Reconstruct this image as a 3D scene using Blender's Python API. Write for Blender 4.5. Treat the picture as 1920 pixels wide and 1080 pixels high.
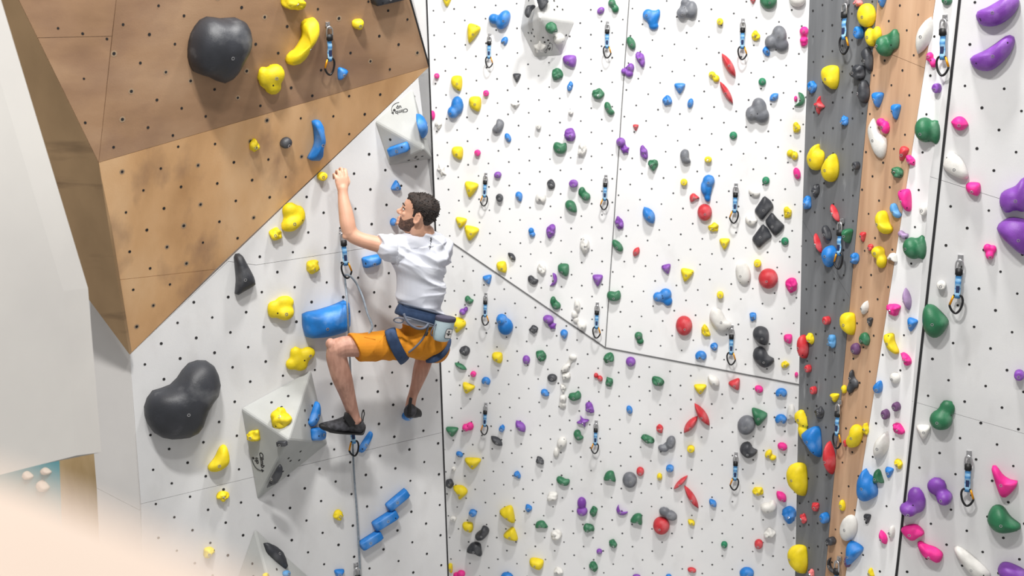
import bpy, bmesh, math, random
from mathutils import Vector, Matrix, noise
sc = bpy.context.scene
C = sc.collection
for o in list(bpy.data.objects):
    bpy.data.objects.remove(o)

# ------------------------------------------------------------------ camera, light, exposure
F = 2500.0                                  # focal length in pixels of the 1920 wide frame
PITCH = math.radians(13.0)                  # the photographer looks slightly down from a gallery
CAM = Vector((0, 0, 6.0))
FWD = Vector((0, math.cos(PITCH), -math.sin(PITCH)))
UP = Vector((0, math.sin(PITCH), math.cos(PITCH)))
RT = Vector((1, 0, 0))
cd = bpy.data.cameras.new('camera')
cd.sensor_width = 36.0
cd.lens = 36.0 * F / 1920.0
cd.clip_start = 0.02
cd.clip_end = 100
cd.dof.use_dof = True
cd.dof.focus_distance = 8.6
cd.dof.aperture_fstop = 2.6
cam = bpy.data.objects.new('camera', cd)
C.objects.link(cam)
cam.location = CAM
cam.rotation_euler = (math.pi / 2 - PITCH, 0, 0)
sc.camera = cam
sc.view_settings.view_transform = 'Standard'
sc.view_settings.look = 'None'
sc.view_settings.exposure = 0.15
sc.view_settings.gamma = 1.0
sc.view_settings.use_curve_mapping = False
wd = bpy.data.worlds.new('hall')
sc.world = wd
wd.use_nodes = True
wd.node_tree.nodes['Background'].inputs[0].default_value = (1.0, 0.985, 0.97, 1)
wd.node_tree.nodes['Background'].inputs[1].default_value = 0.29

def lamp(name, loc, target, sx, sy, power, col=(1, 0.98, 0.95), spread=180):
    ld = bpy.data.lights.new(name, 'AREA')
    ld.shape = 'RECTANGLE'
    ld.size = sx
    ld.size_y = sy
    ld.energy = power
    ld.color = col
    ld.spread = math.radians(spread)
    o = bpy.data.objects.new(name, ld)
    C.objects.link(o)
    o.location = loc
    d = Vector(target) - Vector(loc)
    o.rotation_euler = d.to_track_quat('-Z', 'Y').to_euler()
    o['label'] = 'overhead lamp, ceiling floodlight for the walls or added fill lamp'
    o['kind'] = 'helper'
    return o
lamp('floodlight_or_fill', (-1.3, 3.5, 11.0), (-1.4, 8.4, 2.4), 0.8, 0.35, 450)
lamp('floodlight_or_fill', (1.2, 7.2, 11.4), (1.2, 11.0, 2.2), 0.9, 0.4, 470)
lamp('floodlight_or_fill', (1.1, 2.6, 11.0), (2.6, 7.6, 2.6), 0.7, 0.35, 165)
lamp('floodlight_or_fill', (-1.6, 0.6, 9.6), (-1.6, 2.0, 5.0), 0.7, 0.35, 6)  # added fill lamp, put in to brighten the ledge and front wall

# ------------------------------------------------------------------ helpers
def ray(px, py):
    return RT * ((px - 960) / F) + UP * (-(py - 540) / F) + FWD

def at(px, py, d):
    return CAM + ray(px, py) * d

def proj(p):
    v = p - CAM
    d = v.dot(FWD)
    return (960 + F * v.dot(RT) / d, 540 - F * v.dot(UP) / d)

class Plane:
    def __init__(s, a, b, c):
        s.o = a.copy()
        n = (b - a).cross(c - a).normalized()
        if n.dot(CAM - a) < 0:
            n = -n
        s.n = n
        up = Vector((0, 0, 1))
        s.v = (up - n * up.dot(n)).normalized()
        s.u = s.v.cross(n).normalized()
        if s.u.x < 0:
            s.u = -s.u
    def hit(s, px, py, off=0.0):
        r = ray(px, py)
        t = (s.o + s.n * off - CAM).dot(s.n) / r.dot(s.n)
        return CAM + r * t
    def depth(s, px, py):
        return (s.hit(px, py) - CAM).dot(FWD)
    def uv(s, p):
        q = p - s.o
        return q.dot(s.u), q.dot(s.v)
    def at(s, u, v, off=0.0):
        return s.o + s.u * u + s.v * v + s.n * off

def lin(c):
    r = []
    for x in c:
        x /= 255.0
        r.append(x / 12.92 if x <= 0.04045 else ((x + 0.055) / 1.055) ** 2.4)
    return (r[0], r[1], r[2], 1.0)

def newmat(name, col, rough=0.6, metal=0.0):
    m = bpy.data.materials.new(name)
    m.use_nodes = True
    b = m.node_tree.nodes['Principled BSDF']
    b.inputs['Base Color'].default_value = lin(col)
    b.inputs['Roughness'].default_value = rough
    b.inputs['Metallic'].default_value = metal
    return m

def noisemat(name, cols, scale=(1, 1, 1), nscale=4.0, detail=6.0, rough=0.6, lo=0.35, hi=0.65, bump=0.0, bscale=60, second=None):
    """procedural colour: noise through a ramp of the given colours, plus optional second layer and bump"""
    m = bpy.data.materials.new(name)
    m.use_nodes = True
    nt = m.node_tree
    b = nt.nodes['Principled BSDF']
    b.inputs['Roughness'].default_value = rough
    tc = nt.nodes.new('ShaderNodeTexCoord')
    mp = nt.nodes.new('ShaderNodeMapping')
    mp.inputs['Scale'].default_value = scale
    nt.links.new(tc.outputs['Object'], mp.inputs['Vector'])
    nz = nt.nodes.new('ShaderNodeTexNoise')
    nz.inputs['Scale'].default_value = nscale
    nz.inputs['Detail'].default_value = detail
    nt.links.new(mp.outputs['Vector'], nz.inputs['Vector'])
    rp = nt.nodes.new('ShaderNodeValToRGB')
    els = rp.color_ramp.elements
    n = len(cols)
    while len(els) < n:
        els.new(0.5)
    for i, c in enumerate(cols):
        els[i].position = lo + (hi - lo) * i / max(1, n - 1)
        els[i].color = lin(c)
    nt.links.new(nz.outputs['Fac'], rp.inputs['Fac'])
    out = rp.outputs['Color']
    if second:
        col2, sc2, ns2, lo2, hi2, amt = second
        mp2 = nt.nodes.new('ShaderNodeMapping')
        mp2.inputs['Scale'].default_value = sc2
        nt.links.new(tc.outputs['Object'], mp2.inputs['Vector'])
        n2 = nt.nodes.new('ShaderNodeTexNoise')
        n2.inputs['Scale'].default_value = ns2
        n2.inputs['Detail'].default_value = 5.0
        nt.links.new(mp2.outputs['Vector'], n2.inputs['Vector'])
        mr = nt.nodes.new('ShaderNodeMapRange')
        mr.inputs['From Min'].default_value = lo2
        mr.inputs['From Max'].default_value = hi2
        mr.inputs['To Max'].default_value = amt
        nt.links.new(n2.outputs['Fac'], mr.inputs['Value'])
        mx = nt.nodes.new('ShaderNodeMix')
        mx.data_type = 'RGBA'
        nt.links.new(mr.outputs['Result'], mx.inputs[0])
        nt.links.new(out, mx.inputs[6])
        mx.inputs[7].default_value = lin(col2)
        out = mx.outputs[2]
    nt.links.new(out, b.inputs['Base Color'])
    if bump:
        nb = nt.nodes.new('ShaderNodeTexNoise')
        nb.inputs['Scale'].default_value = bscale
        nb.inputs['Detail'].default_value = 4.0
        nt.links.new(tc.outputs['Object'], nb.inputs['Vector'])
        bp = nt.nodes.new('ShaderNodeBump')
        bp.inputs['Strength'].default_value = bump
        bp.inputs['Distance'].default_value = 0.01
        nt.links.new(nb.outputs['Fac'], bp.inputs['Height'])
        nt.links.new(bp.outputs['Normal'], b.inputs['Normal'])
    return m

def link(name, bm_or_mesh, mat, parent=None, smooth=False):
    if isinstance(bm_or_mesh, bmesh.types.BMesh):
        me = bpy.data.meshes.new(name)
        bm_or_mesh.to_mesh(me)
        bm_or_mesh.free()
    else:
        me = bm_or_mesh
    if mat is not None and len(me.materials) == 0:
        for m in (mat if isinstance(mat, (list, tuple)) else [mat]):
            me.materials.append(m)
    if smooth:
        for p in me.polygons:
            p.use_smooth = True
    o = bpy.data.objects.new(name, me)
    C.objects.link(o)
    if parent is not None:
        o.parent = parent
        o.matrix_parent_inverse = parent_world(parent).inverted()
    return o

def parent_world(p):
    m = p.matrix_basis.copy()
    q = p
    while q.parent is not None:
        m = q.parent.matrix_basis @ q.matrix_parent_inverse @ m
        q = q.parent
    return m

def empty(name, loc=(0, 0, 0)):
    o = bpy.data.objects.new(name, None)
    C.objects.link(o)
    o.location = loc
    o.empty_display_size = 0.05
    return o

def tag(o, label, cat=None, group=None, kind=None):
    if label:
        o['label'] = label
    if cat:
        o['category'] = cat
    if group:
        o['group'] = group
    if kind:
        o['kind'] = kind
    return o

def catmull(pts, n_per, closed=True):
    out = []
    n = len(pts)
    rng = range(n) if closed else range(n - 1)
    for i in rng:
        if closed:
            p0, p1, p2, p3 = pts[(i - 1) % n], pts[i], pts[(i + 1) % n], pts[(i + 2) % n]
        else:
            p0, p1, p2, p3 = pts[max(i - 1, 0)], pts[i], pts[i + 1], pts[min(i + 2, n - 1)]
        for k in range(n_per):
            t = k / n_per
            out.append(tuple(0.5 * ((2 * b) + (c - a) * t + (2 * a - 5 * b + 4 * c - d) * t * t + (3 * b - a - 3 * c + d) * t ** 3)
                             for a, b, c, d in zip(p0, p1, p2, p3)))
    if not closed:
        out.append(tuple(pts[-1]))
    return out

def resample(pts, n):
    """closed polyline to n evenly spaced points"""
    L = [0]
    m = len(pts)
    for i in range(m):
        a, b = pts[i], pts[(i + 1) % m]
        L.append(L[-1] + math.hypot(b[0] - a[0], b[1] - a[1]))
    out = []
    j = 0
    for k in range(n):
        d = L[-1] * k / n
        while L[j + 1] < d:
            j += 1
        a, b = pts[j], pts[(j + 1) % m]
        t = (d - L[j]) / max(1e-9, L[j + 1] - L[j])
        out.append((a[0] + (b[0] - a[0]) * t, a[1] + (b[1] - a[1]) * t))
    return out

def tube(bm, pts, r, seg=8, closed=False, flat=None, mi=0):
    """round (or flattened: flat=(rx, ry, upvector)) tube along points"""
    n = len(pts)
    rings = []
    for i, p in enumerate(pts):
        p = Vector(p)
        a = Vector(pts[(i - 1) % n if closed else max(i - 1, 0)])
        b = Vector(pts[(i + 1) % n if closed else min(i + 1, n - 1)])
        t = (b - a).normalized()
        if flat:
            upv = Vector(flat[2])
        else:
            upv = Vector((0.13, -0.9, 0.4))
        s = t.cross(upv).normalized()
        w = s.cross(t).normalized()
        rr = r[i] if isinstance(r, (list, tuple)) else r
        rx, ry = (flat[0], flat[1]) if flat else (rr, rr)
        rings.append([bm.verts.new(p + s * rx * math.cos(2 * math.pi * k / seg) + w * ry * math.sin(2 * math.pi * k / seg)) for k in range(seg)])
    m = n if closed else n - 1
    for i in range(m):
        A, B = rings[i], rings[(i + 1) % n]
        for k in range(seg):
            f = bm.faces.new((A[k], A[(k + 1) % seg], B[(k + 1) % seg], B[k]))
            f.material_index = mi
            f.smooth = True
    if not closed:
        bm.faces.new(rings[0][::-1]).material_index = mi
        bm.faces.new(rings[-1]).material_index = mi
    return rings

def box(bm, o, a, b, c, mi=0):
    """box spanned from corner o by vectors a, b, c"""
    v = [bm.verts.new(o + a * i + b * j + c * k) for i in (0, 1) for j in (0, 1) for k in (0, 1)]
    for q in ((0, 1, 3, 2), (4, 6, 7, 5), (0, 4, 5, 1), (2, 3, 7, 6), (0, 2, 6, 4), (1, 5, 7, 3)):
        bm.faces.new([v[i] for i in q]).material_index = mi

def prism(bm, front, back_vec, mi=0):
    """solid from a front polygon (world points) pushed along back_vec"""
    f = [bm.verts.new(p) for p in front]
    b = [bm.verts.new(p + back_vec) for p in front]
    n = len(f)
    bm.faces.new(f).material_index = mi
    bm.faces.new(b[::-1]).material_index = mi
    for i in range(n):
        bm.faces.new((f[i], b[i], b[(i + 1) % n], f[(i + 1) % n])).material_index = mi
    bmesh.ops.recalc_face_normals(bm, faces=bm.faces)

# ------------------------------------------------------------------ materials
M = {}
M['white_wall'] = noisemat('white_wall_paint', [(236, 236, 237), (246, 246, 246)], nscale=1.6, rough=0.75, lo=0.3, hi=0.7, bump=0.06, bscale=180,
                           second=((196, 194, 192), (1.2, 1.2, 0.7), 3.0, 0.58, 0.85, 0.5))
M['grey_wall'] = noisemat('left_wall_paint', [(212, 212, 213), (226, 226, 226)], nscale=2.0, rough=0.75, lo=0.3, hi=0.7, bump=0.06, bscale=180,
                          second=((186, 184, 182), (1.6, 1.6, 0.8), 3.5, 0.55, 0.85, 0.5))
M['wood'] = noisemat('overhang_plywood', [(194, 148, 100), (222, 176, 126), (238, 198, 152)], scale=(1.0, 1.0, 0.45), nscale=2.6, rough=0.6, lo=0.3, hi=0.7, bump=0.05, bscale=120,
                     second=((122, 92, 80), (2.2, 2.2, 1.3), 1.9, 0.56, 0.78, 0.7))
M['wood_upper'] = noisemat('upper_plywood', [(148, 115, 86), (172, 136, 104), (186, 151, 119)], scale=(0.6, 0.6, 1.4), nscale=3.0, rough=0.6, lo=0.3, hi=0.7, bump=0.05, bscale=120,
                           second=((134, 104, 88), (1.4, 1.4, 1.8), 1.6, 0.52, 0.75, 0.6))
M['wood_strip'] = noisemat('strip_plywood', [(176, 138, 108), (198, 160, 128), (208, 172, 140)], scale=(3.2, 3.2, 0.28), nscale=3.0, rough=0.6, lo=0.3, hi=0.7,
                           second=((150, 116, 92), (8, 8, 0.6), 2.0, 0.56, 0.8, 0.5))
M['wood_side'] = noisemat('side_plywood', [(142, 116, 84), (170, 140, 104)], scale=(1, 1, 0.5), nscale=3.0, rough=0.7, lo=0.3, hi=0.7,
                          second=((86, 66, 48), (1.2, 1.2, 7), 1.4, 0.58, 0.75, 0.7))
M['wood_pale'] = noisemat('pale_plywood', [(205, 172, 122), (226, 196, 148)], scale=(2, 2, 0.6), nscale=3.0, rough=0.6)
M['dark_paint'] = noisemat('dark_grey_paint', [(104, 106, 109), (120, 122, 125)], scale=(5, 5, 0.5), nscale=3.0, rough=0.6, lo=0.3, hi=0.7,
                           second=((190, 192, 194), (9, 9, 1.6), 2.2, 0.66, 0.8, 0.5))
M['return_wall'] = noisemat('return_wall_paint', [(222, 219, 216), (230, 227, 224)], nscale=2.0, rough=0.8)
M['front_wall'] = noisemat('front_wall_paint', [(198, 195, 191), (208, 205, 200)], nscale=1.4, rough=0.8)
M['seam'] = newmat('dark_seam', (112, 112, 113), 0.8)
M['seam_black'] = newmat('black_edge', (34, 34, 36), 0.8)
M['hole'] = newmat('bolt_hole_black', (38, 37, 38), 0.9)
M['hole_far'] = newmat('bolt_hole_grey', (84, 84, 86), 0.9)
M['hole_rim'] = newmat('chalky_rim', (176, 150, 122), 0.8)
M['teal'] = noisemat('teal_wall_paint', [(96, 160, 170), (112, 176, 186)], nscale=2.0, rough=0.7)
M['cream'] = noisemat('cream_paint', [(226, 206, 190), (231, 212, 197)], nscale=2.0, rough=0.85)
M['floor'] = noisemat('floor_mat', [(176, 176, 176), (190, 190, 190)], nscale=3.0, rough=0.8)
M['volume'] = noisemat('volume_grey', [(168, 170, 168), (182, 184, 182)], nscale=5.0, rough=0.7, lo=0.3, hi=0.7, bump=0.08, bscale=200,
                       second=((204, 205, 204), (3, 3, 2), 2.5, 0.58, 0.85, 0.4))
M['volume_pale'] = noisemat('volume_pale_grey', [(205, 205, 203), (218, 218, 216)], nscale=5.0, rough=0.7, bump=0.08, bscale=200)
M['ink'] = newmat('black_print', (30, 30, 32), 0.7)
M['steel'] = newmat('steel', (200, 200, 202), 0.3, 0.9)
M['bolt_dark'] = newmat('bolt_socket', (25, 25, 27), 0.5)
M['black_rubber'] = newmat('black_rubber', (26, 26, 28), 0.55)
M['sling'] = noisemat('blue_sling', [(60, 130, 190), (150, 195, 225)], scale=(2, 2, 9), nscale=1.5, rough=0.8, lo=0.4, hi=0.6)
M['sling_print'] = newmat('navy_print', (28, 44, 84), 0.8)
M['gate'] = newmat('orange_gate', (226, 150, 20), 0.35, 0.5)
M['black_alloy'] = newmat('black_alloy', (38, 38, 40), 0.35, 0.4)
M['rope'] = noisemat('grey_rope', [(118, 128, 138), (140, 150, 160)], scale=(1, 1, 1), nscale=60, rough=0.85)

HOLD = {
    'Y': ('yellow', (240, 214, 18)), 'B': ('blue', (24, 124, 208)), 'K': ('black', (52, 54, 60)),
    'H': ('grey', (112, 115, 122)), 'N': ('green', (38, 112, 74)), 'P': ('pink', (236, 34, 144)),
    'V': ('purple', (130, 66, 172)), 'R': ('red', (206, 48, 58)), 'W': ('white', (232, 230, 225)),
    'D': ('plum', (102, 62, 108)), 'Q': ('pale red', (236, 128, 128)), 'A': ('light blue', (84, 156, 214)),
    'Z': ('lilac', (168, 140, 182)), 'G': ('emerald', (24, 128, 88)), 'O': ('pale yellow', (222, 204, 96)),
}
CHALK = {'B': 0.55, 'K': 0.3, 'H': 0.45, 'R': 0.5, 'V': 0.35, 'N': 0.3, 'Y': 0.12, 'P': 0.15, 'W': 0.1, 'D': 0.2, 'Q': 0.3, 'A': 0.4, 'Z': 0.3, 'G': 0.15, 'O': 0.1}
HM = {}
for k, (nm, c) in HOLD.items():
    light = tuple(min(255, int(x + (250 - x) * 0.75)) for x in c)
    dark = tuple(int(x * 0.86) for x in c)
    if k == 'W':
        light = (186, 182, 174)
    HM[k] = noisemat(nm.replace(' ', '_') + '_resin', [dark, c], nscale=9.0, rough=0.5 if k in 'KBVHNR' else 0.6, lo=0.3, hi=0.6, bump=0.12, bscale=140,
                     second=(light, (3.5, 3.5, 3.5), 2.0, 0.54, 0.9, CHALK[k]))
# ------------------------------------------------------------------ the planes of the climbing walls
def yaw_plane(p, deg):
    """vertical plane through p whose right-hand end turns away by deg"""
    a = math.radians(deg)
    u = Vector((math.cos(a), math.sin(a), 0))
    return Plane(p, p + u, p + Vector((0, 0, 1)))
PL = {}
PL['L'] = yaw_plane(at(650, 700, 8.2), 28)
L = PL['L']
def onL(px, py, off=0.0):
    return L.hit(px, py, off)
A_u, A_r = onL(185, 305, 0.34), onL(805, 125)
A_b = onL(243, 665)
PL['P'] = Plane(A_u, A_r, A_b)
PL['U'] = Plane(A_u, A_r, onL(218, 0, 0.50))
PL['T'] = Plane(A_u, PL['U'].hit(218, 0), onL(35, 0, 0.36))
PL['D'] = Plane(A_u, PL['T'].hit(35, 0), onL(165, 545, 0.05))
def P3(*v):
    return Plane(*[at(*q) for q in v])
def tilt_plane(o, yaw, tilt):
    a, t = math.radians(yaw), math.radians(tilt)
    n = Vector((math.sin(a) * math.cos(t), -math.cos(a) * math.cos(t), math.sin(t)))
    e = n.orthogonal()
    return Plane(o, o + e, o + n.cross(e))
V3 = at(1135, 652, 11.0)                      # where the three facets of the back wall meet
PL['M3'] = tilt_plane(V3, -10, -3)
PL['M1'] = Plane(PL['M3'].hit(826, 440), V3, at(1180, 0, 10.4))
PL['M2'] = Plane(PL['M3'].hit(1492, 720), V3, at(1180, 0, 10.4))
PL['G'] = P3((1518, 0, 8.75), (1492, 1080, 9.42), (1645, 0, 8.3))
def pd(k, x, y):
    return PL[k].hit(x, y)
PL['W'] = Plane(pd('G', 1645, 0), pd('G', 1547, 1080), at(1754, 0, 7.95))
PL['S'] = Plane(pd('W', 1754, 0), pd('W', 1585, 1080), at(1799, 0, 7.85))
PL['R'] = Plane(pd('S', 1799, 0), pd('S', 1678, 1080), at(2000, 0, 7.62))

def lerp_x(y, x0, x1):
    return x0 + (x1 - x0) * y / 1080.0
def lineY(x, a, b):
    return a[1] + (b[1] - a[1]) * (x - a[0]) / (b[0] - a[0])
def panel_of(x, y):
    if x < 790 or x < lerp_x(y, 800, 840):
        if y < lineY(x, (185, 305), (805, 125)):
            return 'U'
        if y < lineY(x, (243, 665), (805, 125)):
            return 'P'
        return 'L'
    if x < lerp_x(y, 1518, 1492):
        ly = lineY(x, (826, 440), (1135, 652)) if x < 1135 else lineY(x, (1135, 652), (1492, 720))
        if y > ly:
            return 'M3'
        return 'M1' if x < 1180 - 45 * y / 652 else 'M2'
    if x < lerp_x(y, 1645, 1547):
        return 'G'
    if x < lerp_x(y, 1754, 1585):
        return 'W'
    if x < lerp_x(y, 1799, 1678):
        return 'S'
    return 'R'

def panel(root, key, poly, mat, thick=0.03, inset=0.0012):
    """one plywood sheet: front polygon in its wall plane, edges drawn in a little so that the joint is a real gap"""
    pl = PL[key]
    uv = [pl.uv(pl.hit(*p)) for p in poly]
    cu = sum(p[0] for p in uv) / len(uv)
    cv = sum(p[1] for p in uv) / len(uv)
    n = len(uv)
    area = sum(uv[i][0] * uv[(i + 1) % n][1] - uv[(i + 1) % n][0] * uv[i][1] for i in range(n))
    sgn = 1 if area > 0 else -1
    out = []
    for i in range(n):
        a, b, c = Vector(uv[i - 1]), Vector(uv[i]), Vector(uv[(i + 1) % n])
        d1, d2 = (b - a).normalized(), (c - b).normalized()
        n1, n2 = Vector((-d1.y, d1.x)) * sgn, Vector((-d2.y, d2.x)) * sgn
        den = 1 + n1.dot(n2)
        out.append(b + (n1 + n2) * (inset / max(0.25, den)))
    bm = bmesh.new()
    prism(bm, [pl.at(p.x, p.y) for p in out], -pl.n * thick)
    return link('plywood_panel', bm, mat, root)

def inside(p, poly):
    r = False
    j = len(poly) - 1
    for i in range(len(poly)):
        a, b = poly[i], poly[j]
        if (a[1] > p[1]) != (b[1] > p[1]) and p[0] < (b[0] - a[0]) * (p[1] - a[1]) / (b[1] - a[1]) + a[0]:
            r = not r
        j = i
    return r

def holes(root, key, poly, A, B, Cc, rim=False, r=0.0085, mat='hole'):
    """threaded bolt holes on the staggered grid of a wall (too many and too small to be parts)"""
    pl = PL[key]
    a, b, c = (Vector(pl.uv(pl.hit(*p))) for p in (A, B, Cc))
    col, half = b - a, c - a
    bm = bmesh.new()
    for i in range(-60, 61):
        for j in range(-60, 61):
            q = a + half * i + col * j - (col * round(i * (half.dot(col) / col.length_squared)) if False else Vector((0, 0)))
            w = pl.at(q.x, q.y, 0.0)
            if (w - CAM).dot(FWD) < 1:
                continue
            s = proj(w)
            if -20 < s[0] < 1940 and -20 < s[1] < 1100 and inside(s, poly):
                rr = r * random.uniform(0.85, 1.1)
                lay = [(rr, 0.0012, 0)]
                if rim and random.random() < 0.3:
                    lay = [(rr * 1.9, 0.0006, 1)] + lay
                for (rad, off, mi) in lay:
                    f = bm.faces.new([bm.verts.new(pl.at(q.x + rad * math.cos(t * math.pi / 4), q.y + rad * math.sin(t * math.pi / 4), off)) for t in range(8)])
                    f.material_index = mi
    bmesh.ops.recalc_face_normals(bm, faces=bm.faces)
    o = link('bolt_holes', bm, [M[mat], M['hole_rim']], root)
    o['kind'] = 'stuff'
    return o

def seam_strip(name, key, a, b, wpx=3.0, mat=None, off=0.004, key2=None):
    """dark joint moulding laid along a fold"""
    pl = PL[key]
    p, q = pl.hit(*a), pl.hit(*b)
    d = (q - p)
    s = d.normalized().cross(pl.n).normalized()
    w = wpx / F * (p - CAM).length
    bm = bmesh.new()
    box(bm, p - s * w / 2 - pl.n * 0.01, d, s * w, pl.n * (0.01 + off))
    bmesh.ops.recalc_face_normals(bm, faces=bm.faces)
    o = link(name, bm, mat or M['seam'])
    o['kind'] = 'structure'
    return o

def wall(name, label):
    o = empty(name)
    tag(o, label, kind='structure')
    return o

random.seed(4)
wl = wall('wall_left', 'white plywood climbing wall on the left, the climber is on it')
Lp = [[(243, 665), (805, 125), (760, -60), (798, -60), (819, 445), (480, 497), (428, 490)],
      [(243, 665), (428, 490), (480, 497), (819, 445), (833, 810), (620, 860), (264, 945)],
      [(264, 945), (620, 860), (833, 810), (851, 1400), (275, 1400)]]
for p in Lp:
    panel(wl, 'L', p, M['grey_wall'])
Lfull = [(250, 668), (800, 138), (772, -20), (795, -20), (836, 1090), (275, 1090)]
holes(wl, 'L', Lfull, (490.8, 547.5), (494.5, 613), (520, 510))

wo = wall('wall_overhang', 'brown plywood overhang jutting out over the left wall')
panel(wo, 'P', [(185, 305), (805, 125), (405, 505), (222, 525)], M['wood'])
panel(wo, 'P', [(222, 525), (405, 505), (243, 665)], M['wood'])
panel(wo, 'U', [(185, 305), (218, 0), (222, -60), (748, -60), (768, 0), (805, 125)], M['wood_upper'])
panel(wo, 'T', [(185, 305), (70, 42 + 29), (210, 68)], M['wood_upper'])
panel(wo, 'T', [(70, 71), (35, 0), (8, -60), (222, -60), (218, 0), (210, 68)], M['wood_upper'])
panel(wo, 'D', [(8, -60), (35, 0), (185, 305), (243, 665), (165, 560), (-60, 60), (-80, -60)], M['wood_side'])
holes(wo, 'U', [(195, 295), (225, -20), (762, -20), (795, 118)], (280, 64.5), (263, 118), (327.8, 82.5), rim=True)
holes(wo, 'P', [(195, 315), (780, 135), (248, 645)], (275.2, 431.1), (281.4, 503), (313, 463), rim=True)
holes(wo, 'T', [(50, 0), (210, 0), (182, 285)], (112, 138), (109, 53), (155, 63), rim=True, r=0.007)
seam_strip('trim_1', 'U', (766, -12), (804, 123), 3.0, M['seam_black'])

# return wall left of the arete, mostly in the shade
PL['N'] = Plane(onL(243, 665), onL(270, 1080), onL(165, 700, -0.22))
wn = wall('wall_return', 'narrow grey return wall behind the left arete')
panel(wn, 'N', [(168, 520), (243, 660), (262, 957), (181, 915), (175, 840)], M['return_wall'])
panel(wn, 'N', [(181, 915), (262, 957), (290, 1400), (205, 1400)], M['return_wall'])

wb1 = wall('wall_back_left', 'left facet of the white back wall')
panel(wb1, 'M1', [(700, -80), (1185.5, -80), (1180, 0), (1135, 652), (826, 440), (700, 354)], M['white_wall'])
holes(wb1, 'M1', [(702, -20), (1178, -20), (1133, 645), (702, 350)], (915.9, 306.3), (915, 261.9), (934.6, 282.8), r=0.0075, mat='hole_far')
wb2 = wall('wall_back_right', 'right facet of the white back wall')
panel(wb2, 'M2', [(1185.5, -80), (1620, -80), (1620, 744), (1492, 720), (1135, 652), (1180, 0)], M['white_wall'])
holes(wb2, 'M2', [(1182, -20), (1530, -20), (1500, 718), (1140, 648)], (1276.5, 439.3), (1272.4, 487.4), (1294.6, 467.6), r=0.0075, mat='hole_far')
wb3 = wall('wall_back_lower', 'lower facet of the white back wall')
panel(wb3, 'M3', [(700, 354), (826, 440), (1135, 652), (1492, 720), (1620, 744), (1620, 1300), (700, 1300)], M['white_wall'])
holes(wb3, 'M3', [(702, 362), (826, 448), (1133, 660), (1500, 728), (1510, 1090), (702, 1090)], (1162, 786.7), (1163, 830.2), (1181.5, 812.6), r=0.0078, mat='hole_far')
seam_strip('trim_2', 'M1', (1181, -20), (1135, 652), 1.8)
seam_strip('trim_3', 'M1', (700, 354), (1135, 652), 2.6)
seam_strip('trim_4', 'M2', (1135, 652), (1500, 721.5), 2.6)
seam_strip('trim_5', 'L', (799, -20), (840.5, 1090), 2.6, M['seam_black'])

wg = wall('wall_grey', 'dark grey painted facet of the pillar')
panel(wg, 'G', [(1520, -80), (1652.3, -80), (1645, 0), (1590, 606)], M['dark_paint'], 0.05) if False else None
panel(wg, 'G', [(1520, -80), (1652.3, -80), (1594, 560), (1504, 412)], M['dark_paint'], 0.05)
panel(wg, 'G', [(1504, 412), (1594, 560), (1547, 1080), (1518, 1400), (1484, 1400)], M['dark_paint'], 0.05)
holes(wg, 'G', [(1522, -20), (1640, -20), (1545, 1090), (1494, 1090)], (1542.6, 57.8), (1543, 106), (1560.6, 47.2), r=0.0075)
ww = wall('wall_wood', 'bare plywood facet of the pillar')
panel(ww, 'W', [(1652.3, -80), (1766.5, -80), (1734, 128), (1637, 88)], M['wood_strip'])
panel(ww, 'W', [(1637, 88), (1734, 128), (1585, 1080), (1535, 1400), (1518, 1400), (1547, 1080)], M['wood_strip'])
holes(ww, 'W', [(1650, -20), (1750, -20), (1583, 1090), (1550, 1090)], (1676.3, 279), (1668.5, 351), (1656, 305), r=0.0075)
ws = wall('wall_strip', 'narrow white facet between plywood and right wall')
panel(ws, 'S', [(1766.5, -80), (1808, -80), (1678, 1080), (1642, 1400), (1535, 1400), (1585, 1080)], M['white_wall'])
holes(ws, 'S', [(1758, -20), (1794, -20), (1674, 1090), (1590, 1090)], (1695, 628.5), (1688.3, 694.3), (1661.7, 599.8), r=0.008)
wr = wall('wall_right', 'pale grey plywood wall at the right edge')
panel(wr, 'R', [(1808, -80), (2150, -80), (2150, 460), (1743, 310 + 21)], M['grey_wall'])
panel(wr, 'R', [(1743, 331), (2150, 460), (2150, 880), (1709, 752)], M['grey_wall'])
panel(wr, 'R', [(1709, 752), (2150, 880), (2150, 1400), (1642, 1400), (1678, 1080)], M['grey_wall'])
holes(wr, 'R', [(1806, -20), (1935, -20), (1935, 1100), (1686, 1100)], (1782.4, 386.9), (1773.7, 460), (1813.5, 427.6), r=0.009)
seam_strip('trim_6', 'R', (1801.5, -20), (1679, 1095), 4.6, M['seam_black'])

# pale wall that closes the frame on the left, nearer to the camera, and what shows under its lower edge
PL['Q'] = Plane(at(165, 540, 6.2), at(190, 848, 6.35), at(-150, 540, 5.5))
wq = wall('wall_front', 'smooth pale grey wall face cutting in at the left edge')
bm = bmesh.new()
q = PL['Q']
edge = [(-10, -80), (2, 0), (165, 540), (190, 848)]
front = [q.hit(*p) for p in edge] + [q.hit(*p) for p in ((0, 886), (-300, 946), (-300, -80))]
prism(bm, front, -q.n * 0.12)
link('wall_face', bm, M['front_wall'], wq)
bm = bmesh.new()
lip = [q.hit(x, y, 0.0) for x, y in edge]
inn = [q.hit(x - 46, y + 6, 0.02) for x, y in edge]
for i in range(3):
    v = [bm.verts.new(p) for p in (lip[i], lip[i + 1], inn[i + 1], inn[i])]
    bm.faces.new(v)
inn2 = [q.hit(x, y, 0.02) for x, y in ((-300, -80), (-300, 952))]
v = [bm.verts.new(p) for p in (inn[0], inn[1], inn[2], inn[3], q.hit(0, 890, 0.02), inn2[1], inn2[0])]
bm.faces.new(v)
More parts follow.
